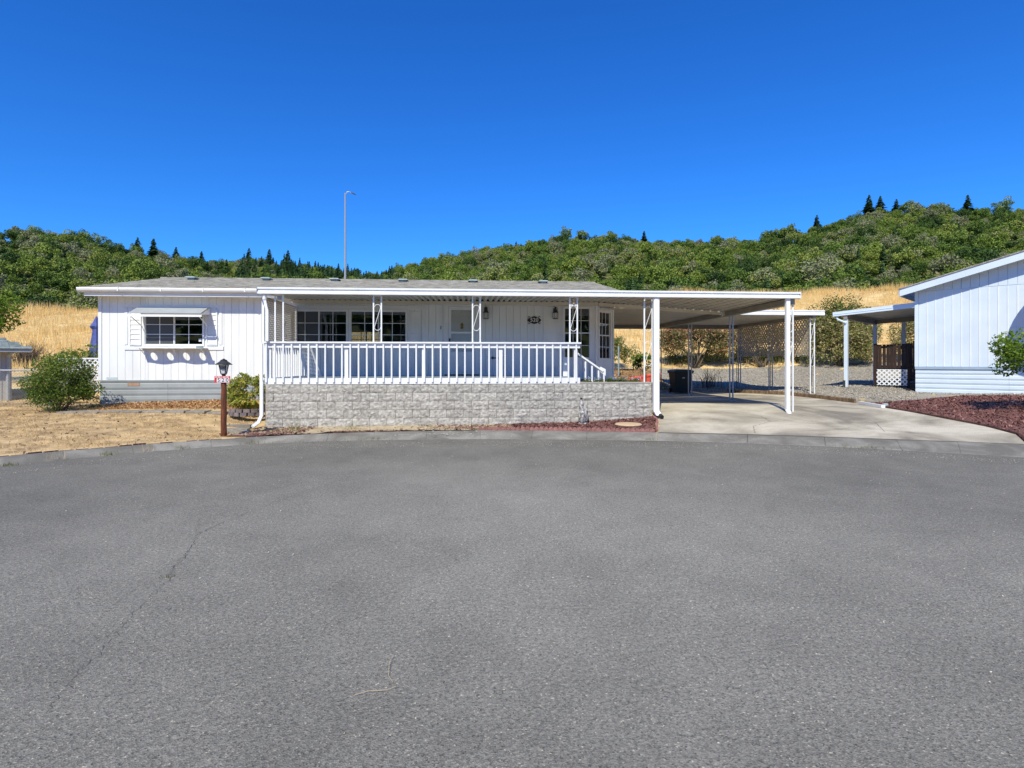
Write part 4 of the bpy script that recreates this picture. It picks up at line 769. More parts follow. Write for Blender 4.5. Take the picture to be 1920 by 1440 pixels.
while px_ < FX1 - .1:
    xa, xb = px_, min(px_ + W, FX1 - .02); mb = MB(); q = (xb - xa) / 2
    prof = []
    for j in range(2): o_ = xa + j*q; prof += [(o_, 0), (o_ + q*.42, 0), (o_ + q*.60, .055), (o_ + q*.82, .055)]
    prof.append((xb + .014, -.003))
    for (x, dz) in prof: yb, zb = backedge((xa + xb)/2); mb.v += [(x, YF - .06, 3.24 + dz), (x, yb, zb - .055 + dz)]
    for i in range(len(prof) - 1): mb.f.append((2*i, 2*i+1, 2*i+3, 2*i+2))
    n = len(mb.v); mb.v += [(x, y, z + .004) for x, y, z in mb.v[:n]]; mb.f += [tuple(i + n for i in f[::-1]) for f in mb.f[:]]
    mb.build('roof_pan', M_['pan'], cp); px_ += W
MB().box(FX0 + .02, 3.72, YH - .30, YH - .22, 3.25, 3.343).build('rear_header', M_['pan'], cp)
MB().bar((3.73, 16.24, 3.29), (8.15, 17.40, 3.14), .06, .10).build('rear_header', M_['pan'], cp)
MB().bar((3.76, 16.40, 3.40), (8.2, 17.56, 3.28), .02, .20).build('gap_shade_strip', M_['dark'], cp)  # added dark strips close the pan gaps and stand in for their shade
MB().box(FX0 + .02, 3.74, YH - .215, YH - .20, 3.30, 3.44).build('gap_shade_strip', M_['dark'], cp)
MB().box(8.02, 8.2, YF - .06, 24.0, 3.06, 3.208).build('side_beam', M_['beam'], cp)
# rear pans behind the diagonal joint
for i in range(16):
    xa = 3.9 + i*.275; xb = min(xa + .272, 8.19); ya = 16.55 + (xa - 3.9)*.27
    MB().box(xa, xb, ya, 24.05, 3.212, 3.23).box(xa, xa + .03, ya, 24.05, 3.231, 3.28).build('roof_pan', M_['pan'], cp)
MB().box(3.9, 8.0, 23.9, 24.02, 3.05, 3.208).build('rear_beam', M_['beam'], cp)
MB().box(8.205, 8.265, YF - .05, 24.0, 3.212, 3.33).build('side_fascia', M_['whitemetal'], cp)
def scroll_post(x, y, z0, z1, w=.17, along='x', m='whitemetal', s=None, gap=True, parent=cp, scrolls=1):
    p = MB(); dx, dy = (w, 0) if along == 'x' else (0, w); t = .033
    for k in (0, 1): p.box(x + dx*k - t/2, x + dx*k + t/2, y + dy*k - t/2, y + dy*k + t/2, z0, z1)
    p.box(x - t/2, x + dx + t/2, y - .03, y + dy + .03, z1 - .02, z1 + .02)
    o = p.build('post', M_[m], parent)
    if scrolls:
        for i in range(scrolls):
            za = z1 - .22 - i * .86; zb = za - .62; r = (w - t)/2 - .003; c = .5
            pts = [(w/2 + r*math.cos(a), za - r + r*math.sin(a)) for a in np.linspace(math.pi*.95, 0, 8)] + [(w/2 - r, zb + r)] + [(w/2 - r*math.cos(a), zb + r - r*math.sin(a)) for a in np.linspace(.1, math.pi, 8)]
            MB().tube([(x + (u if along == 'x' else 0), y + (u if along != 'x' else 0), v) for u, v in pts], .007, 5).build('scroll', M_[m], o)
    return o
for x in (-4.575, -2.285, .08, 2.465): scroll_post(x, YF - .01, 2.10, 3.215, .185, scrolls=0 if x < -4 else 1)
scroll_post(4.355, YF + .06, 1.118, 3.215, .2, scrolls=2)
scroll_post(8.06, YF + .0, .35, 3.215, .12, 'x', scrolls=2)
scroll_post(8.10, 17.18, .36, 3.06, .1, 'x', 'galv', scrolls=0); scroll_post(8.05, 20.4, .37, 3.06, .12, 'x', 'galv', scrolls=0); scroll_post(8.05, 23.8, .37, 3.06, .14, 'x', 'galv', scrolls=0)
scroll_post(4.45, 23.8, .6, 3.06, .05, 'x', 'dark', scrolls=0)
def downspout(pts, w=.075, d=.055, name='downspout'):
    mb = MB()
    for a, b in zip(pts[:-1], pts[1:]): mb.bar(a, b, w, d, (0, 1, 0))
    return mb.build(name, M_['whitemetal'], cp)
ds = MB().box(4.535, 4.675, YF - .14, YF - .03, .42, 3.22).box(4.56, 4.63, YF - .148, YF - .139, .42, 3.2).prism([(4.535, YF-.14, .42), (4.675, YF-.14, .42), (4.69, YF-.30, .31), (4.55, YF-.30, .31)], (0, .09, 0)).build('downspout', M_['whitemetal'], cp)
MB().tube([(4.64, YF-.30, .32), (4.65, YF-.42, .285)], .045, 8).build('outlet', M_['black'], ds)
MB().box(7.94, 8.04, YF - .13, YF - .05, .42, 3.22).prism([(7.94, YF-.13, .42), (8.04, YF-.13, .42), (7.95, YF-.34, .34), (7.87, YF-.34, .34)], (0, .07, 0)).build('downspout', M_['whitemetal'], cp)
MB().lathe([(.045, 0), (.05, .12)], (-4.79, YF - .1, 3.08), 8).bar((-4.79, YF - .1, 3.1), (-4.73, YF - .1, 2.82), .06, .05, (0, 1, 0)).box(-4.765, -4.695, YF - .13, YF - .08, 2.11, 2.84).build('downspout', M_['whitemetal'], cp)
MB().box(-4.905, -4.83, YF - .10, YF - .045, .35, 1.15).bar((-4.868, YF-.07, .36), (-4.93, YF-.1, .20), .07, .055, (0, 1, 0)).bar((-4.93, YF-.1, .2), (-5.0, YF-.28, .12), .07, .055, (0, 1, 0)).box(-4.905, -4.84, YF - .098, YF - .047, 1.149, 2.05).build('downspout', M_['whitemetal'], cp)
MB().box(-4.53, -4.43, YF - .02, YF - .005, 3.09, 3.17).build('thermometer', M_['galv'], cp)
orn = thing('hanging_ornament', 'small cream carved ornament hung at the top of the fourth porch post', 'ornament', (2.56, YF - .03, 3.03))
MB().lathe([(.01,.16),(.028,.14),(.03,.12),(.012,.10),(.034,.07),(.03,.04),(.01,.01)], (2.56, YF - .03, 3.01), 8).build('body', M_['cutlog'], orn, True); MB().box(2.49, 2.63, YF - .02, YF - .012, 3.0, 3.04).build('bracket', M_['signwhite'], orn)

# ---------------------------------------------------------------- second carport with lattice
c2 = thing('carport', 'rear white carport with a tan lattice side panel over gravel', 'carport', (10.2, 21.5, .4))
MB().prism([(8.32, y, z) for y, z in [(19.0,3.43),(18.96,3.43),(18.96,3.385),(18.975,3.375),(18.975,3.32),(18.96,3.31),(18.96,3.255),(19.06,3.255),(19.06,3.275),(19.0,3.275)]], (4.05, 0, 0)).build('front_fascia', M_['whitemetal'], c2)
for i in range(13): xa = 8.33 + i*.31; MB().box(xa, xa + .306, 19.01, 25.0, 3.285, 3.30).box(xa, xa + .03, 19.01, 25.0, 3.301, 3.35).build('roof_pan', M_['pan'], c2)
MB().box(8.3, 12.3, 24.85, 24.97, 3.12, 3.283).build('rear_beam', M_['beam'], c2); MB().box(12.0, 12.1, 19.06, 24.84, 3.16, 3.283).build('side_beam', M_['beam'], c2)
MB().box(12.31, 12.36, 19.0, 25.0, 3.29, 3.41).build('side_fascia', M_['whitemetal'], c2)
for x, y, m, w in ((11.98, 19.2, 'whitemetal', .15), (12.0, 22.0, 'galv', .14), (11.95, 24.5, 'galv', .1)): scroll_post(x, y, .38, 3.17, w, 'x', m, parent=c2, scrolls=2 if y < 20 else 0)
T = Matrix.Translation((12.02, 19.25, 1.86)) @ Matrix.Rotation(R(90), 4, 'Z')
kind(lattice(5.5, 1.36, .05, .124, .008, T).build('lattice_panel', M_['tanlath'], c2), 'stuff')

# ---------------------------------------------------------------- blue-white neighbour house
NZ = Matrix.Translation((15.1, 18.22, 0)) @ Matrix.Rotation(math.atan2(-2.08, 1.78), 4, 'Z')
nb = thing('neighbor_house', 'pale blue white house with a sloping gable cut by the right edge', 'house', (15.1, 18.22, .57), math.atan2(-2.08, 1.78))
sl = .275; WN = 7.8; ZC = 4.02
def ztop(x): return ZC + sl * min(x, WN - x)
fwn = MB(NZ).prism([(.01, .012, .55), (WN, .012, .55), (WN, .012, ztop(WN)), (WN/2, .012, ztop(WN/2)), (.01, .012, ztop(0))], (0, .1, 0)).build('front_wall', M_['bluewhite'], nb)
x = .09
while x < WN - .2:
    x2 = x + .2275; e = .006
    for za, zb in ((1.47, 3.995), (4.005, None)):
        z0a, z0b = (zb, zb) if zb else (ztop(x), ztop(x2))
        if zb is None and z0a < 4.02: x_ = 0
        b = MB(NZ); b.v = [(x+e,-.008,za),(x2-e,-.008,za),(x2-e,-.008,max(z0b, za+.001)),(x+e,-.008,max(z0a, za+.001)),(x,.011,za),(x2,.011,za),(x2,.011,max(z0b, za+.001)),(x,.011,max(z0a, za+.001))]
        b.f = [(0,1,2,3),(4,0,3,7),(1,5,6,2),(3,2,6,7),(4,5,1,0)]; b.build('siding_board', M_['bluewhite'], fwn)
    MB(NZ).box(x2 - .011, x2 + .011, -.02, -.009, 1.475, 3.99).build('lit_groove_strip', M_['trim'], fwn)  # white strip put in as the sunlit side of each siding groove
    x = x2
MB(NZ).box(-.02, .085, -.03, .05, 1.47, ZC).build('corner_trim', M_['bluewhite'], nb)
MB(NZ).box(-.01, WN, -.045, .01, 1.38, 1.468).build('belt_board', M_['blueband'], nb)
z = .45
for h in (.16, .16, .16, .16, .16, .125):
    for xa in np.arange(0, WN, 2.4): p = [(xa, .01, z), (xa, -.016, z + .005), (xa, -.016, z + h*.60), (xa, -.004, z + h*.68), (xa, -.004, z + h*.80), (xa, -.018, z + h*.86), (xa, -.018, z + h*.95), (xa, .01, z + h - .004)]; MB(NZ).prism(p, (2.395, 0, 0)).build('skirting_panel', M_['bluewhite'], nb)
    z += h
MB(NZ).box(.01, .1, .1, 14, .4, ZC).box(WN - .1, WN, .1, 14, .4, ZC).build('side_wall', M_['bluewhite'], nb)
OV = .42; RK = .40
def gab(y0, y1, dz0, dz1, name, m, parent):
    a = -RK; pts = [(a, ZC + sl*a), (WN/2, ZC + sl*WN/2), (WN - a, ZC + sl*a)]
    return MB(NZ).prism([(p, y0, q + dz1) for p, q in pts] + [(p, y0, q + dz0) for p, q in pts[::-1]], (0, y1 - y0, 0)).build(name, m, parent)
gab(-OV, -OV + .03, -.07, .16, 'rake_fascia', M_['bluewhite'], nb); gab(-OV + .031, 14, .04, .13, 'soffit', M_['bluewhite'], nb); gab(-OV - .03, 14.2, .162, .20, 'roof', M_['shingle'], nb)
MB(NZ).box(-RK, -RK + .03, -OV, 14, ZC - sl*RK - .06, ZC - sl*RK + .15).build('eave_fascia', M_['bluewhite'], nb)
# side porch of the neighbour
pr2 = thing('neighbor_porch', 'open porch roof on square posts left of the blue white house', 'porch', (13.8, 19.8, .7), math.atan2(-2.08, 1.78))
PT = lambda: MB(NZ)
PT().prism([(-2.55, .02, 3.47), (-2.55, .02, 3.31), (-.02, .02, 3.47), (-.02, .02, 3.65)], (0, .03, 0)).prism([(-2.55, .021, 3.39), (-2.55, .021, 3.375), (-.02, .021, 3.545), (-.02, .021, 3.56)], (0, -.012, 0)).build('front_fascia', M_['bluewhite'], pr2)
PT().prism([(-2.55, .051, 3.40), (-2.55, .051, 3.37), (-.02, .051, 3.55), (-.02, .051, 3.58)], (0, 4.4, 0)).build('roof_panel', M_['pan'], pr2)
PT().box(-2.2, -2.08, .06, 4.4, 3.19, 3.36).build('beam', M_['beam'], pr2); PT().prism([(-2.5, 4.2, 3.36), (-2.5, 4.2, 3.2), (-.02, 4.2, 3.3), (-.02, 4.2, 3.53)], (0, .1, 0)).build('beam', M_['beam'], pr2)
for x, y in ((-2.2, .1), (-2.2, 4.2), (-1.2, 4.2)): PT().box(x, x + .12, y, y + .12, .5, 3.25).build('post', M_['bluewhite'], pr2)
PT().tube([(-2.45, .1, 3.3), (-2.4, .1, 3.2), (-2.2, .1, 3.1), (-2.12, .05, 3.05)], .035, 6).build('gutter_elbow', M_['bluewhite'], pr2)
PT().box(-2.22, -2.15, .05, .1, .55, .95).build('post_bracket', M_['dark'], pr2)
dk = thing('neighbor_deck', 'dark stained wood deck railing and steps beside the blue white house', 'deck', (14.6, 19.3, .8), math.atan2(-2.08, 1.78))
YD = 1.05; x = -1.42; i = 0
while x < .02:
    zt = 2.26 + .03*i/10 + (.10*math.sin((x + .38)/.42*math.pi) if x > -.38 else 0); gap_ = random.choice((.012, .03, .02, .006))
    PT().box(x, x + .1, YD, YD + .02, 1.40 if x < -.38 else .95, zt).build('slat', M_['darkwood'], dk); x += .1 + gap_; i += 1
PT().box(-1.44, .05, YD + .021, YD + .06, 2.13, 2.21).box(-1.44, .05, YD + .021, YD + .06, 1.42, 1.5).build('rail', M_['darkwood'], dk)
PT().box(-1.46, -1.37, YD - .03, YD + .06, .7, 2.3).box(-.42, -.34, YD - .025, YD - .002, .7, 2.3).build('post', M_['darkwood'], dk)
PT().bar((-.4, YD - .03, 1.45), (.08, YD - .03, 1.95), .05, .07, (0, 1, 0)).build('brace', M_['darkwood'], dk)
PT().box(-1.4, .05, YD + .07, 4.0, 1.36, 1.40).build('deck_floor', M_['darkwood'], dk)
for k in range(3): PT().box(-.33, .02, YD - .75 + k*.25, YD - .48 + k*.25, .62 + .02 + k*.2, .68 + k*.2).build('step', M_['darkwood'], dk)
T = NZ @ Matrix.Translation((-1.42, YD - .02, .78)); kind(lattice(1.02, .58, .042, .112, .008, T).build('lattice_skirt', M_['trim'], dk), 'stuff')
# unseen dish on a mast, added outside the frame to throw a round shadow
P = Vector((17.35, 15.75, 2.45)); Dp = P - SUN * 1.55
dish = thing('added_dish', 'round grey dish added on a mast outside the right edge to cast a round shadow on the wall', 'dish', (Dp.x, Dp.y, .6))
mb = MB(Matrix.Translation(Dp) @ SUN.to_track_quat('-Z', 'Y').to_matrix().to_4x4()); mb.lathe([(.02, -.16), (.4, -.13), (.75, -.05), (.95, .04), (.96, .03), (.75, -.065), (.4, -.145), (.02, -.175)], (0, 0, 0), 36); mb.build('shadow_disc', M_['galv'], dish, True)
MB().tube([(Dp.x, Dp.y + .3, .5), (Dp.x, Dp.y + .3, Dp.z - .2), (Dp.x, Dp.y + .1, Dp.z)], .04, 8).build('mast', M_['galv'], dish)
# ---------------------------------------------------------------- lamp post with house number sign
LX, LY = -5.075, 12.21; LZ = g1(LX, LY)
lp_ = thing('lamp_post', 'brown wooden lamp post with black lantern and red 520 sign', 'lamp post', (LX, LY, LZ))
mb = MB(); ring = []
for z, r, dx in ((LZ - .1,.062,0),(LZ + .1,.06,.002),(LZ + .3,.056,-.003),(LZ + .45,.06,.004),(LZ + .6,.055,0),(LZ + .8,.057,.004),(LZ + .98,.053,.006),(1.13,.056,.0),(1.22,.052,0)): ring.append(((LX + dx, LY, z), r))
mb.tube([p for p, r in ring], [r for p, r in ring], 12).build('post', M_['wood'], lp_, True)
sg = MB().box(LX - .155, LX + .155, LY - .075, LY - .062, 1.185, 1.325).build('sign', M_['signred'], lp_)
for k, ch_ in enumerate('520'):
    cx = LX - .068 + k*.085; MB().box(cx - .038, cx + .038, LY - .079, LY - .0755, 1.193, 1.282).build('number_tile', M_['signwhite'], sg)
    text(ch_, .105, .001, 'digit', M_['black'], sg, Matrix.Translation((cx, LY - .0805, 1.238)) @ UPR)
for a, b in ((-.14,-.10),(-.09,-.03),(-.015,.0),(.015,.07),(.085,.13)): MB().box(LX + a, LX + b, LY - .0775, LY - .0752, 1.296, 1.313).build('lettering_mark', M_['signwhite'], sg)
ln = MB().lathe([(.05,1.22),(.05,1.30),(.036,1.31),(.036,1.345),(.058,1.36),(.062,1.375)], (LX, LY, 0), 10).lathe([(.165,1.555),(.16,1.568),(.07,1.635),(.065,1.64),(.068,1.652),(.03,1.668),(.012,1.685)], (LX, LY, 0), 12).build('lantern', M_['dark'], lp_)
MB().lathe([(.056,1.376),(.092,1.554)], (LX, LY, 0), 4).build('lantern_glass', M_['lampglass'], ln)
for k in range(4):
    a = math.pi/4 + k*math.pi/2; MB().bar((LX + .060*math.cos(a), LY + .060*math.sin(a), 1.375), (LX + .097*math.cos(a), LY + .097*math.sin(a), 1.556), .014, .014).build('lantern_bar', M_['dark'], ln)
text('520', .068, .001, 'number', M_['black'], ln, Matrix.Translation((LX + .004, LY - .0685, 1.495)) @ Matrix.Rotation(R(90 + 8), 4, 'X'))
# ---------------------------------------------------------------- planter blocks, stepping stones, edging
pl = thing('curved_planter', 'curved low planter of rough dark blocks behind the lamp post', 'planter', (-5.45, 14.3, .3))
for row in range(2):
    for k in range(6):
        a = R(205 + k*22 + row*9); cx, cy = -5.42 + .42*math.cos(a), 14.55 + .40*math.sin(a); gzv = .31
        mb = MB(Matrix.Translation((cx, cy, gzv + row*.085)) @ Matrix.Rotation(a + R(90), 4, 'Z')); w = .075
        mb.prism([(-w,.045,0),(w,.045,0),(w*.95,-.05,0),(0,-.062,0),(-w*.95,-.05,0)], (0,0,.082)); mb.build('block', M_['planter'], pl)
slab_labels = ['first stepping slab next to the dark green shrub','second stepping slab from the dark green shrub','third stepping slab from the dark green shrub','fourth stepping slab from the dark green shrub','fifth stepping slab from the dark green shrub','sixth stepping slab from the dark green shrub','seventh stepping slab, before the dead leaves','last stepping slab, half hidden behind the lamp post']
for k in range(8):
    x = -9.72 + k*.50; y = 14.72 + random.uniform(-.04, .04); z = g1(x, y); w = .225; s = .06
    o = MB(Matrix.Translation((x, y, z - .03)) @ Matrix.Rotation(random.uniform(-.06, .06), 4, 'Z')).add([(-w,-w,0),(w,-w,0),(w,w,0),(-w,w,0),(-w,-w,.05),(w,-w,.05),(w,w,.05),(-w,w,.05),(-w+.015,-w+.015,.06),(w-.015,-w+.015,.06),(w-.015,w-.015,.06),(-w+.015,w-.015,.06)], [(0,1,5,4),(1,2,6,5),(2,3,7,6),(3,0,4,7),(4,5,9,8),(5,6,10,9),(6,7,11,10),(7,4,8,11),(8,9,10,11)]).build('stepping_slab', M_['slab'])
    tag(o, slab_labels[k], 'paving slab', 'stepping slabs across the dead lawn')
for k, (x, y, w, l, lab) in enumerate(((-5.35,13.72,.55,.2,'upper garden step beside the curved planter'), (-5.25,13.28,.55,.2,'middle garden step right of the lamp post'), (-5.05,12.85,.5,.18,'lowest garden step near the kerb by the downspout'))):
    z = g1(x, y) - .03; tag(MB().box(x - w/2, x + w/2, y - l/2, y + l/2, z, z + .08).build('garden_step', M_['slab']), lab, 'step', 'timber garden steps')
def along(poly, step, t0=0, t1=1):
    P = np.array(poly, float); s = np.r_[0, np.cumsum(np.hypot(*np.diff(P, axis=0).T))]; d = np.arange(s[-1]*t0, s[-1]*t1, step); x = np.interp(d, s, P[:,0]); y = np.interp(d, s, P[:,1])
    x2 = np.interp(d + .02, s, P[:,0]); y2 = np.interp(d + .02, s, P[:,1]); return list(zip(x, y, np.arctan2(y2 - y, x2 - x)))
ed = thing('lawn_edging', 'low dark red brick edging between dead lawn and kerb', 'edging', (-6.5, 10.5, .1))
for (x, y, a) in along([(px - .05, py + .05) for px, py in kerb_top[3:13]], .21):
    L_ = random.uniform(.085, .1); MB(Matrix.Translation((x, y, .06)) @ Matrix.Rotation(a + random.uniform(-.12, .12), 4, 'Z')).prism([(-L_,-.03,0),(L_,-.033,0),(L_,.033,0),(-L_,.03,0)], (0,0,random.uniform(.03,.065))).build('edging_brick', M_['edging'], ed)
se = thing('scalloped_edging', 'scalloped terracotta edging in front of the red mulch strip', 'edging', (2.5, 12.3, .1))
sc_me = None
for (x, y, a) in along([(px, py + .05) for px, py in kerb_top[13:17]] , .104):
    if sc_me is None: sc_me = MB().prism([(-.05,-.014,0),(.05,-.014,0),(.05,-.014,.045)] + [(.05*math.cos(t), -.014, .045 + .042*math.sin(t)) for t in np.linspace(.3, math.pi - .3, 6)] + [(-.05,-.014,.045)], (0,.028,0)).mesh('scallop', M_['scallop'])
    mobj('edging_scallop', sc_me, se, Matrix.Translation((x, y, .095)) @ Matrix.Rotation(a, 4, 'Z'))
for (x, y, a) in along([(4.06,12.05),(4.2,12.5),(4.42,13.1),(4.47,13.62)], .104): mobj('edging_scallop', sc_me, se, Matrix.Translation((x, y, float(yard(np.array([x]), np.array([y]))[0]) + .0)) @ Matrix.Rotation(a, 4, 'Z') @ Matrix.Diagonal((1,1.4,1.25,1)))
le = thing('log_edging', 'low brown log roll edging between driveway and gravel', 'edging', (11.3, 18, .4))
lme = MB().lathe([(.032,0),(.032,.13),(.022,.145)], (0,0,0), 7).mesh('log', M_['logedge'])
for (x, y, a) in along([(10.35,22.1),(11.44,19.85),(11.47,17.8),(11.33,15.95)], .068): mobj('log', lme, le, Matrix.Translation((x, y, float(yard(np.array([x]), np.array([y]))[0]) - .01 + random.uniform(-.012,.012))))
for (x, y, a) in along([(11.08,14.4),(10.95,12.4),(10.91,11.2),(10.75,10.4),(10.32,9.82)], .14): MB(Matrix.Translation((x, y, float(yard(np.array([x]), np.array([y]))[0]))) @ Matrix.Rotation(a + random.uniform(-.1,.1), 4, 'Z')).box(-.066,.066,-.02,.02,0,random.uniform(.045,.06)).build('edging_brick', M_['edging'], le)
def cz(x, y): return float(yard(np.array([x]), np.array([y]))[0])
tag(MB().bar((11.16,15.52,cz(11.16,15.52)+.06), (10.96,14.32,cz(10.96,14.32)+.06), .1, .075).build('drain_pipe', M_['whitemetal']), 'white downspout length lying at the driveway edge', 'pipe')
def rock(name, lab, c, s, m, seed=1):
    bm = bmesh.new(); bmesh.ops.create_icosphere(bm, subdivisions=2, radius=1); r = random.Random(seed)
    for v in bm.verts: v.co = Vector((v.co.x*s[0], v.co.y*s[1], v.co.z*s[2])) * r.uniform(.78, 1.1) + Vector(c)
    me = bpy.data.meshes.new(name); bm.to_mesh(me); bm.free(); me.materials.append(m); return tag(mobj(name, me), lab, 'rock')
rock('rock', 'tan rock at the end of the white drain pipe', (11.4,15.75,cz(11.4,15.75)+.08), (.13,.1,.09), M_['rock'])
rock('rock', 'small grey green rock at the tip of the red mulch bed', (11.15,14.5,cz(11.15,14.5)+.06), (.09,.08,.07), M_['vent'], 4)
disc = MB().lathe([(.30,0),(.31,.02),(.29,.04),(.02,.042)], (3.66,12.88,cz(3.66,12.88)+.03), 20).build('stone_disc', M_['cutlog']); tag(disc, 'tan round disc lying on the red mulch by the downspout', 'disc')
# carved figure
stt = thing('garden_statue', 'small carved grey figure standing against the block wall', 'statue', (2.75, 13.6, cz(2.75,13.6)))
zb = cz(2.75,13.6) + .0
MB().lathe([(.11,0),(.115,.03),(.1,.05)], (2.74,13.58,zb), 10).build('base', M_['stone'], stt)
MB().lathe([(.075,.04),(.07,.2),(.06,.33),(.064,.44),(.05,.52),(.034,.55),(.03,.575),(.024,.60)], (2.705,13.6,zb), 9).build('tall_figure', M_['stone'], stt, True)
MB().lathe([(.065,.04),(.075,.18),(.07,.3),(.05,.38),(.045,.43),(.02,.47)], (2.80,13.6,zb), 9).build('right_figure', M_['stone'], stt, True)
MB().lathe([(.06,.04),(.075,.1),(.05,.18),(.06,.23),(.052,.29),(.02,.33)], (2.72,13.52,zb), 9).build('child_figure', M_['stone'], stt, True)
MB().lathe([(.028,.60),(.034,.62),(.02,.645)], (2.705,13.6,zb), 8).build('cap', M_['black'], stt)
# trash bin
BX, BY = 8.52, 22.45; BZ = cz(BX, BY) + .03
bn = thing('trash_bin', 'black wheeled trash bin with dark blue lid under the carport', 'bin', (BX, BY, BZ))
def frus(a, b, z0, z1): return [(-a,-a,z0),(a,-a,z0),(a,a,z0),(-a,a,z0),(-b,-b,z1),(b,-b,z1),(b,b,z1),(-b,b,z1)]
TB = Matrix.Translation((BX, BY, BZ)); bf = [(0,3,2,1),(4,5,6,7),(0,1,5,4),(1,2,6,5),(2,3,7,6),(3,0,4,7)]
MB(TB).add(frus(.29,.36,.03,.82), bf).build('body', M_['bin'], bn); MB(TB).add(frus(.39,.40,.80,.87), bf).build('rim', M_['bin'], bn)
MB(TB).prism([(-.41,-.42,.872),(.41,-.42,.872),(.41,-.42,.90),(.28,-.42,.945),(0,-.42,.962),(-.28,-.42,.945),(-.41,-.42,.90)], (0,.84,0)).build('lid', M_['binlid'], bn)
for s in (-1, 1): MB(TB).tube([(s*.3,.30,.1),(s*.36,.30,.1)], .1, 12).build('wheel', M_['black'], bn)
MB(TB).tube([(-.3,.42,.85),(-.3,.48,.88),(.3,.48,.88),(.3,.42,.85)], .015, 6).build('handle', M_['bin'], bn); MB(TB).box(-.05,.05,-.352,-.345,.60,.64).build('logo_mark', M_['galv'], bn)
# coral trough on the planter
TR = Matrix.Translation((4.66, 14.75, 1.09)) @ Matrix.Rotation(R(-9), 4, 'Y')
tr = thing('red_trough', 'coral red plastic trough lying tilted on the end of the block wall', 'trough', (4.6, 14.75, 1.08))
MB(TR).add([(-.36,-.11,0),(.36,-.11,0),(.36,.11,0),(-.36,.11,0),(-.38,-.13,.16),(.38,-.13,.16),(.38,.13,.16),(-.38,.13,.16)], bf).build('body', M_['coral'], tr); MB(TR).box(-.4,.4,-.15,-.128,.145,.175).build('rim', M_['coral'], tr); MB(TR).box(-.4,.4,.128,.15,.145,.175).build('rim', M_['coral'], tr)
# blue patio umbrella behind the corner
um = thing('patio_umbrella', 'folded blue patio umbrella behind the left corner of the home', 'umbrella', (-12.42, 20, .5))
MB().tube([(-12.42,20,.5),(-12.42,20,3.15)], .02, 8).build('pole', M_['galv'], um)
vs_ = []; 
mb = MB(); prof = [(.02,3.15),(.10,2.95),(.17,2.82),(.10,2.72),(.12,2.5),(.17,2.15),(.21,1.8),(.22,1.68)]; n = 18
for r, z in prof:
    for k in range(n): t = 2*math.pi*k/n; q = r*(1 + (.28 if k % 3 == 0 else -.12)); mb.v.append((-12.42 + q*math.cos(t), 20 + q*math.sin(t), z - (.03 if k % 3 == 0 else 0)))
for i in range(len(prof) - 1):
    for k in range(n): mb.f.append((i*n+k, i*n+(k+1)%n, (i+1)*n+(k+1)%n, (i+1)*n+k))
mb.build('canopy', M_['navy'], um)
# white lattice fence behind the shrub
lf = thing('lattice_fence', 'white lattice fence panel behind the dark green shrub', 'fence', (-11.2, 17.2, .5))
kind(lattice(1.35, .95, .04, .105, .008, Matrix.Translation((-11.75, 17.2, .75))).build('lattice_panel', M_['trim'], lf), 'stuff'); MB().box(-11.78,-10.38,17.19,17.23,1.7,1.74).box(-11.78,-11.74,17.19,17.23,.45,1.7).build('frame', M_['trim'], lf)
# shed at left
sd_ = thing('neighbor_shed', 'beige outbuilding corner with green grey shingles at the left edge', 'shed', (-14.2, 18, .47))
TS = Matrix.Translation((-13.05, 17.3, 0)) @ Matrix.Rotation(R(38), 4, 'Z')
MB(TS).box(-4, 0, 0, 3.2, .3, 1.92).build('wall', M_['beige'], sd_)
for x in (-.22, -.45, -.7, -.95, -1.2): MB(TS).box(x, x + .015, -.008, -.001, .3, 1.9).build('groove_strip', M_['skirt'], sd_)
MB(TS).box(-4.2, .42, -.42, -.36, 1.90, 1.985).build('eave_fascia', M_['skirt'], sd_); MB(TS).box(-4.1, .38, -.358, -.002, 1.9, 1.92).build('soffit', M_['beige'], sd_)
hr = MB(TS).add([(-4.3,-.45,1.985),(.45,-.45,1.985),(-1.6,1.6,2.95),(-4.3,1.6,2.95),(.45,3.65,1.985)], [(0,1,2,3),(1,4,2)]).build('roof', M_['shedshingle'], sd_)
shm = MB().add([(0,0,.012),(.235,0,.012),(.235,.17,.004),(0,.17,.004),(0,0,-.004),(.235,0,-.004)], [(0,1,2,3),(4,5,1,0)]).mesh('shingle', M_['shedshingle'])
pitch = math.atan2(.965, 2.05)
for r_ in range(14):
    t = r_*.15; yv = -.45 + t*math.cos(pitch); zv = 1.985 + t*math.sin(pitch); xr = .43 - (yv + .45)
    x = xr - .235 - (r_ % 2)*.12
    while x > -2.6: mobj('shingle', shm, hr, TS @ Matrix.Translation((x, yv, zv + .006)) @ Matrix.Rotation(pitch, 4, 'X')); x -= .24
MB(TS).tube([(.02,-.36,1.9),(-.06,-.2,1.84),(-.08,-.06,1.75),(-.08,-.05,.4)], .045, 8).build('downspout', M_['skirt'], sd_)
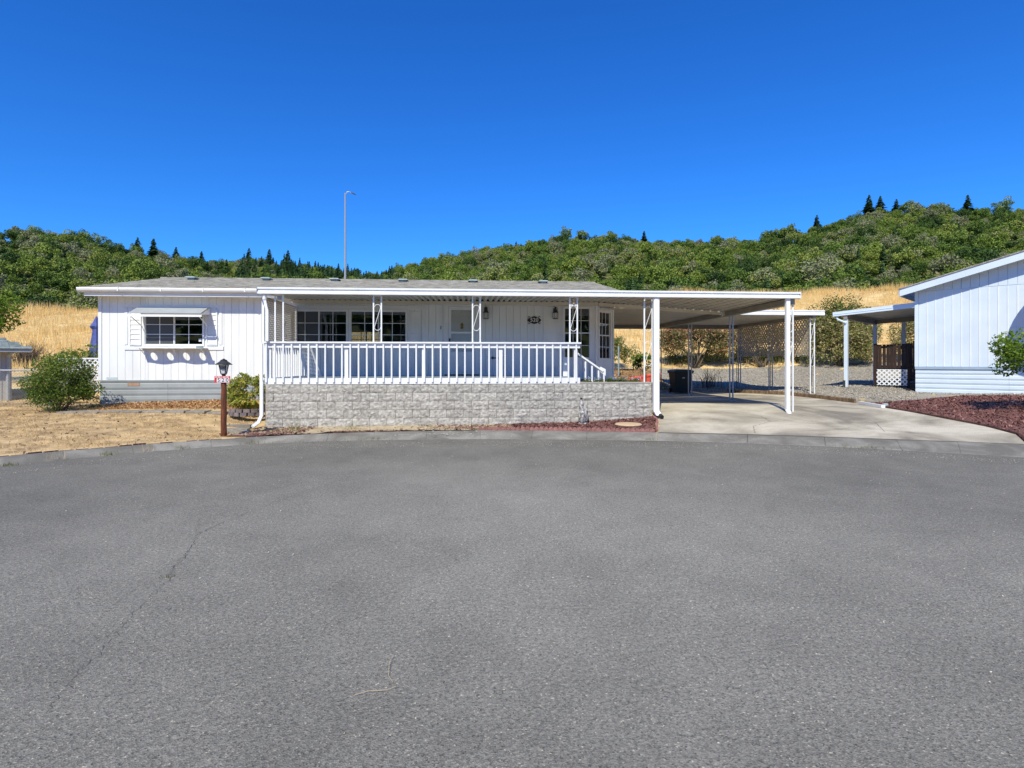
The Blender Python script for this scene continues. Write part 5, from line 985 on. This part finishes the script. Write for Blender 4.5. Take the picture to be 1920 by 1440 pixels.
# chain link fence
cf = thing('chain_link_fence', 'grey chain link fence left of the dark green shrub', 'fence', (-12.5, 15.9, .45))
FY = 15.9; MB().tube([(-17,FY,1.40),(-11.0,FY,1.40)], .022, 8).build('top_rail', M_['galv'], cf)
for x in (-16.5, -13.8, -11.05): MB().tube([(x,FY,.35),(x,FY,1.43)], .03, 8).build('post', M_['galv'], cf)
mb = MB(); s = .075; zb_, zt_ = .46, 1.39; hgt = zt_ - zb_
for k in range(int(6.0/s) + 14):
    for sg_ in (1, -1):
        x0 = -17 + k*s - (hgt if sg_ == 1 else 0); a = (x0, zb_); b = (x0 + hgt, zt_) if sg_ == 1 else (x0 - hgt, zt_)
        pts = [a, b]; xs_ = [max(-17, min(-11.05, p[0])) for p in pts]
        if xs_[0] == xs_[1]: continue
        def zat(x): return zb_ + (x - a[0])*(1 if sg_ == 1 else -1)
        mb.tube([(xs_[0], FY, zat(xs_[0])), (xs_[1], FY, zat(xs_[1]))], .0028, 3)
kind(mb.build('wire_mesh', M_['galv'], cf), 'stuff')
# stakes, wire and fence posts behind the carport
tag(MB().tube([(7.35,27.6,g1(7.35,27.6)),(7.35,27.6,g1(7.35,27.6)+1.5)], .045, 6).build('fence_post', M_['vent']), 'grey weathered fence post on the dry bank', 'post')
for x, y, h, lab in ((10.15,23.6,.95,'thin dark stake right of the trash bin'), (11.3,23.3,1.0,'thin dark stake behind the second carport post'), (12.6,23.0,1.15,'thin dark garden stake on the gravel below the lattice'), (13.9,22.2,.95,'dark stake on the gravel behind the white corner posts'), (4.75,21.9,1.5,'dark metal rod at the end of the bay window')):
    tag(MB().tube([(x,y,cz(x,y)-.1),(x + random.uniform(-.02,.02),y,cz(x,y)+h)], .013, 5).build('stake', M_['dark']), lab, 'stake')
mb = MB()
for i in range(46):
    b = Vector((10.6 + random.gauss(0,.25), 24.6 + random.gauss(0,.15), 0)); b.z = cz(b.x,b.y); a = random.uniform(0,6.28); l = random.uniform(.2,.5); mb.tube([b, b + Vector((math.cos(a)*l*.3, math.sin(a)*l*.3, .4)), b + Vector((math.cos(a)*l, math.sin(a)*l, random.uniform(.5,.95)))], [.012,.008,.003], 3)
tag(mb.build('bare_shrub', M_['trunk']), 'bare twiggy shrub between the bin and the lattice carport', 'shrub')
# street light far behind
sl_ = thing('street_light', 'tall grey street light pole rising behind the roof', 'street light', (-15.2, 71.3, g1(-15.2, 71.3)))
zt = 1.6 + 318*70/1067; MB().tube([(-15.2,71.3,g1(-15.2,71.3)-.5),(-15.2,71.3,zt)], [.16,.10], 8).build('pole', M_['galv'], sl_)
MB().tube([(-15.2,71.3,zt-.3),(-15.0,71.3,zt+.12),(-14.7,71.3,zt+.2),(-14.4,71.3,zt-.02)], .05, 6).build('arm', M_['galv'], sl_); MB(Matrix.Translation((-14.2,71.3,zt-.1)) @ Matrix.Rotation(R(22),4,'Y')).add([(-.3,-.12,0),(.3,-.12,0),(.3,.12,0),(-.3,.12,0),(-.3,-.08,.12),(.22,-.06,.08),(.22,.06,.08),(-.3,.08,.12)], bf).build('lamp_head', M_['dark'], sl_)

# driveway cracks
for pts in ([(6.0,11.55),(6.3,12.2),(6.9,12.6),(7.6,12.75)], [(6.9,12.6),(7.0,13.2),(6.8,13.9)], [(8.6,11.2),(9.2,12.3),(9.0,13.6)]):
    w = wiggle(pts, 10, .012); V = []; mb = MB()
    for i, p in enumerate(w):
        ww = random.uniform(.002, .005); z = cz(*p) + .018; mb.v += [(p[0]-ww, p[1]+ww*.5, z), (p[0]+ww, p[1]-ww*.5, z)]
        if i: mb.f.append((2*i-2, 2*i-1, 2*i+1, 2*i))
    mb.build('crack', M_['crack'], drive)

# ---------------------------------------------------------------- trees on the hills
def oak_mesh(seed, big=1.0):
    global rng
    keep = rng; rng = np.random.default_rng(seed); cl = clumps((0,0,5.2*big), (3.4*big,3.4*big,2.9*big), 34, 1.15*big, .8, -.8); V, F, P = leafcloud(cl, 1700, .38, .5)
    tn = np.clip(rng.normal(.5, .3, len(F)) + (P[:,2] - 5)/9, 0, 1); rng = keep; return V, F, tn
def conifer_mesh(seed):
    r = np.random.default_rng(seed); V = []; tn = []; H = 13.
    for k in range(30):
        t = (k + r.uniform(-.3, .3))/30; z = 1.2 + t*(H - 1.4); R_ = (1 - t)**.8*3.5*r.uniform(.7, 1.2) + .15
        for j in range(int(8 + 11*(1 - t))):
            a = r.uniform(0, 6.28); L = R_*r.uniform(.65, 1.1); w = .3 + .55*(1 - t); d = np.array((math.cos(a), math.sin(a), 0)); s = np.array((-d[1], d[0], 0))
            p0 = np.array((0, 0, z + .35)); p1 = d*L + np.array((0, 0, z - .25*L)); m_ = (p0*.45 + p1*.55); V += [p0, m_ - s*w + (0,0,-.1), p1, m_ + s*w + (0,0,.1)]; tn.append(r.uniform(.1, .9))
    V = np.array(V); return V, np.arange(len(V)).reshape(-1, 4), np.array(tn)
oaks = [oak_mesh(100 + i, s) for i, s in enumerate((1, 1.1, .85, 1.0, .7))]; cons = [conifer_mesh(200 + i) for i in range(3)]
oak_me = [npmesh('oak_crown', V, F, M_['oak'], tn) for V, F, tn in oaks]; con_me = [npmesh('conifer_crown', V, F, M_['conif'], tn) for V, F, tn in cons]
tr_me = MB().tube([(0,0,-1.5),(.1,0,1.5),(0,.1,4.5)], [.35,.28,.12], 6).mesh('trunk', M_['trunk']); ct_me = MB().tube([(0,0,-1.5),(0,0,11.5)], [.28,.05], 6).mesh('trunk', M_['trunk'])
M_['oak2'] = leafmat('oak leaves near', OAKC[:3] + [(1, (.26, .30, .05))], .14); M_['conif2'] = leafmat('conifer needles near', CONC, .15)
def own(me, m): c = me.copy(); c.materials.clear(); c.materials.append(m); return c
oak_own = [own(m, M_['oak2']) for m in oak_me]; con_own = [own(m, M_['conif2']) for m in con_me]
lib = bpy.data.collections.new('tree_library')
for i, me in enumerate(oak_me + con_me): o = bpy.data.objects.new('lib%d' % i, me); lib.objects.link(o)
def scatter(name, pts, rot, scl, idx, tint):
    me = bpy.data.meshes.new(name); me.vertices.add(len(pts)); me.vertices.foreach_set('co', np.asarray(pts, np.float32).ravel())
    for nm, ty, d in (('rot','FLOAT_VECTOR',rot), ('scl','FLOAT_VECTOR',scl), ('idx','INT',idx), ('itint','FLOAT',tint)):
        a = me.attributes.new(nm, ty, 'POINT'); a.data.foreach_set('vector' if ty == 'FLOAT_VECTOR' else 'value', np.asarray(d, np.int32 if ty == 'INT' else np.float32).ravel())
    o = mobj(name, me); ng = bpy.data.node_groups.new(name, 'GeometryNodeTree'); ng.interface.new_socket('Geometry', in_out='INPUT', socket_type='NodeSocketGeometry'); ng.interface.new_socket('Geometry', in_out='OUTPUT', socket_type='NodeSocketGeometry')
    N, L = ng.nodes, ng.links; gi, go, ip, ci = N.new('NodeGroupInput'), N.new('NodeGroupOutput'), N.new('GeometryNodeInstanceOnPoints'), N.new('GeometryNodeCollectionInfo')
    ci.inputs['Collection'].default_value = lib; ci.inputs['Separate Children'].default_value = True; ci.inputs['Reset Children'].default_value = True; ip.inputs['Pick Instance'].default_value = True
    def at(nm, ty): n = N.new('GeometryNodeInputNamedAttribute'); n.data_type = ty; n.inputs['Name'].default_value = nm; return n.outputs['Attribute']
    L.new(gi.outputs[0], ip.inputs['Points']); L.new(ci.outputs[0], ip.inputs['Instance']); L.new(at('idx', 'INT'), ip.inputs['Instance Index']); L.new(at('rot', 'FLOAT_VECTOR'), ip.inputs['Rotation']); L.new(at('scl', 'FLOAT_VECTOR'), ip.inputs['Scale']); L.new(ip.outputs[0], go.inputs[0])
    md = o.modifiers.new('scatter', 'NODES'); md.node_group = ng; return o
def campx(x, y): xc = x*CA - y*SA; yc = x*SA + y*CA; return 960 + FPX*xc/yc, yc
cand = []
yc = 128.
while yc < 575:
    sp = 4.5 + yc*.0045; w = yc*1.12
    for xc in np.arange(-w, w, sp): cand.append((xc + random.uniform(-.45, .45)*sp, yc + random.uniform(-.5, .5)*sp))
    yc += sp
Q = np.array(cand); qx = Q[:,0]*CA + Q[:,1]*SA; qy = -Q[:,0]*SA + Q[:,1]*CA
px, yc = campx(qx, qy); Dr = np.interp(px, DRX, DRY); k = (yc < Dr*1.035); clear = np.sin(qx*.031 + 2)*np.sin(qy*.027 + 1) + .5*np.sin(qx*.09)*np.sin(qy*.08); k &= clear < rng.normal(1.12, .12, len(qx))
qx, qy, px, yc = qx[k], qy[k], px[k], yc[k]; n = len(qx); Dr = Dr[k]
pc = np.interp(px, [-200, 0, 60, 250, 420, 520, 700, 760, 1000, 1600, 1900], [.2, .25, .09, .06, .2, .65, .7, .12, .09, .05, .06]) * np.where((px > 400) & (px < 720), np.clip((yc - 200)/150, .1, 1), 1)
con = rng.uniform(size=n) < pc; idx = np.where(con, rng.integers(0, 3, n) , rng.integers(3, 8, n))
# collection children are sorted by name: lib0-4 are oaks, lib5-7 conifers
idx = np.where(con, rng.integers(5, 8, n), rng.integers(0, 5, n)); s = np.where(con, np.where((px > 420) & (px < 740), rng.uniform(.5, .95, n), rng.uniform(.4, .68, n)), .44 + .9*rng.beta(1.3, 2.6, n)); s = s * np.where(con & (yc > Dr*.88), .68, 1)
patchn = .5 + .22*np.sin(qx*.05 + 1)*np.sin(qy*.041) + .16*np.sin(qx*.13 + qy*.09); tint = np.clip(patchn + rng.normal(0, .27, n), 0, 1); tint = np.where(rng.uniform(size=n) < .07, rng.uniform(.88, 1, n), tint)
z = gz(qx, qy) - .6
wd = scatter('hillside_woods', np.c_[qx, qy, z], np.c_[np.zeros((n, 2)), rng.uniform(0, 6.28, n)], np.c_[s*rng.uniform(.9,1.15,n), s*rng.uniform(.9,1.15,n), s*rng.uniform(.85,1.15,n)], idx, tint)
kind(wd, 'stuff'); tag(wd, 'mixed oak and conifer woods covering the hills behind the homes', 'woods')
m_ = 520; th = rng.uniform(-1.0, 1.0, m_); rr = rng.uniform(150, 270, m_); bx, by = np.sin(th)*rr, -np.cos(th)*rr
wd2 = scatter('rear_woods', np.c_[bx, by, gz(bx, by) - .6], np.c_[np.zeros((m_, 2)), rng.uniform(0, 6.28, m_)], np.ones((m_, 3))*1.3, rng.integers(0, 5, m_), np.clip(rng.normal(.4, .2, m_), 0, 1))
kind(wd2, 'stuff'); tag(wd2, 'woods on the hill behind the viewer, mirrored in the windows', 'woods')
# trees that stand out along the skyline
def skytree(px, top, kind_, lab, sc=None):
    D = float(np.interp(px, DRX, DRY))*.985; xc = (px - 960)/FPX*D; x, y = xc*CA + D*SA, -xc*SA + D*CA; zg = g1(x, y); zt = 1.6 + (HZ - top)/FPX*D; h = max(zt - zg, 4)
    full_h = {'c': 13., 'o': 8.6}[kind_]; s = h/full_h; t = thing('conifer_tree' if kind_ == 'c' else 'oak_tree', lab, 'tree', (x, y, zg), 0, 'trees standing out on the skyline')
    M = Matrix.Translation((x, y, zg)) @ Matrix.Rotation(random.uniform(0, 6), 4, 'Z') @ Matrix.Diagonal((s*(1.35 if kind_ == 'c' else 1.0), s*(1.35 if kind_ == 'c' else 1.0), s, 1))
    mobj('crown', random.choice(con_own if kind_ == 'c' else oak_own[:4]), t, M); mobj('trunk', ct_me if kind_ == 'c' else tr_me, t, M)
for a in ((288,446,'c','tall dark conifer on the left ridge above the window shutters'), (258,444,'c','dark conifer just left of the tallest left ridge conifer'), (330,462,'c','single pointed conifer midway down the left ridge'), (378,470,'c','dark conifer on the left ridge above the window awning'), (467,464,'c','conifer starting the pointed row left of the street light'), (505,466,'c','second pointed conifer in the row left of the street light'), (540,468,'c','third pointed conifer in the row left of the street light'), (665,501,'c','lone conifer on the low saddle right of the street light'),
          (968,452,'c','dark conifer breaking the rise of the middle hill'), (1208,432,'c','conifer point on the flat part of the middle ridge'), (1532,402,'c','small conifer halfway up the right hill skyline'), (1630,364,'c','leftmost of the tall conifers on the right summit'), (1651,366,'c','second tall conifer on the right summit'), (1681,372,'c','third conifer on the right summit'), (1815,364,'c','broad dark conifer near the right picture edge skyline'),
          (30,424,'o','broad oak at the left end of the ridge'), (60,428,'o','round oak second along the left ridge'), (160,436,'o','oak left of the ridge dip at left'), (188,442,'o','smaller oak beside the left ridge dip'), (1062,428,'o','oak clump at the top of the middle hill'), (1092,430,'o','open crowned oak right of the middle hilltop'), (1440,425,'o','first oak of the open row on the right shoulder'), (1460,422,'o','second oak of the open row on the right shoulder'), (1480,420,'o','third oak of the open row on the right shoulder'), (1705,375,'o','oak right of the three summit conifers'), (1765,378,'o','oak left of the broad dark conifer'), (1880,374,'o','large oak near the right end of the ridge')):
    skytree(a[0], a[1], a[2], a[3])
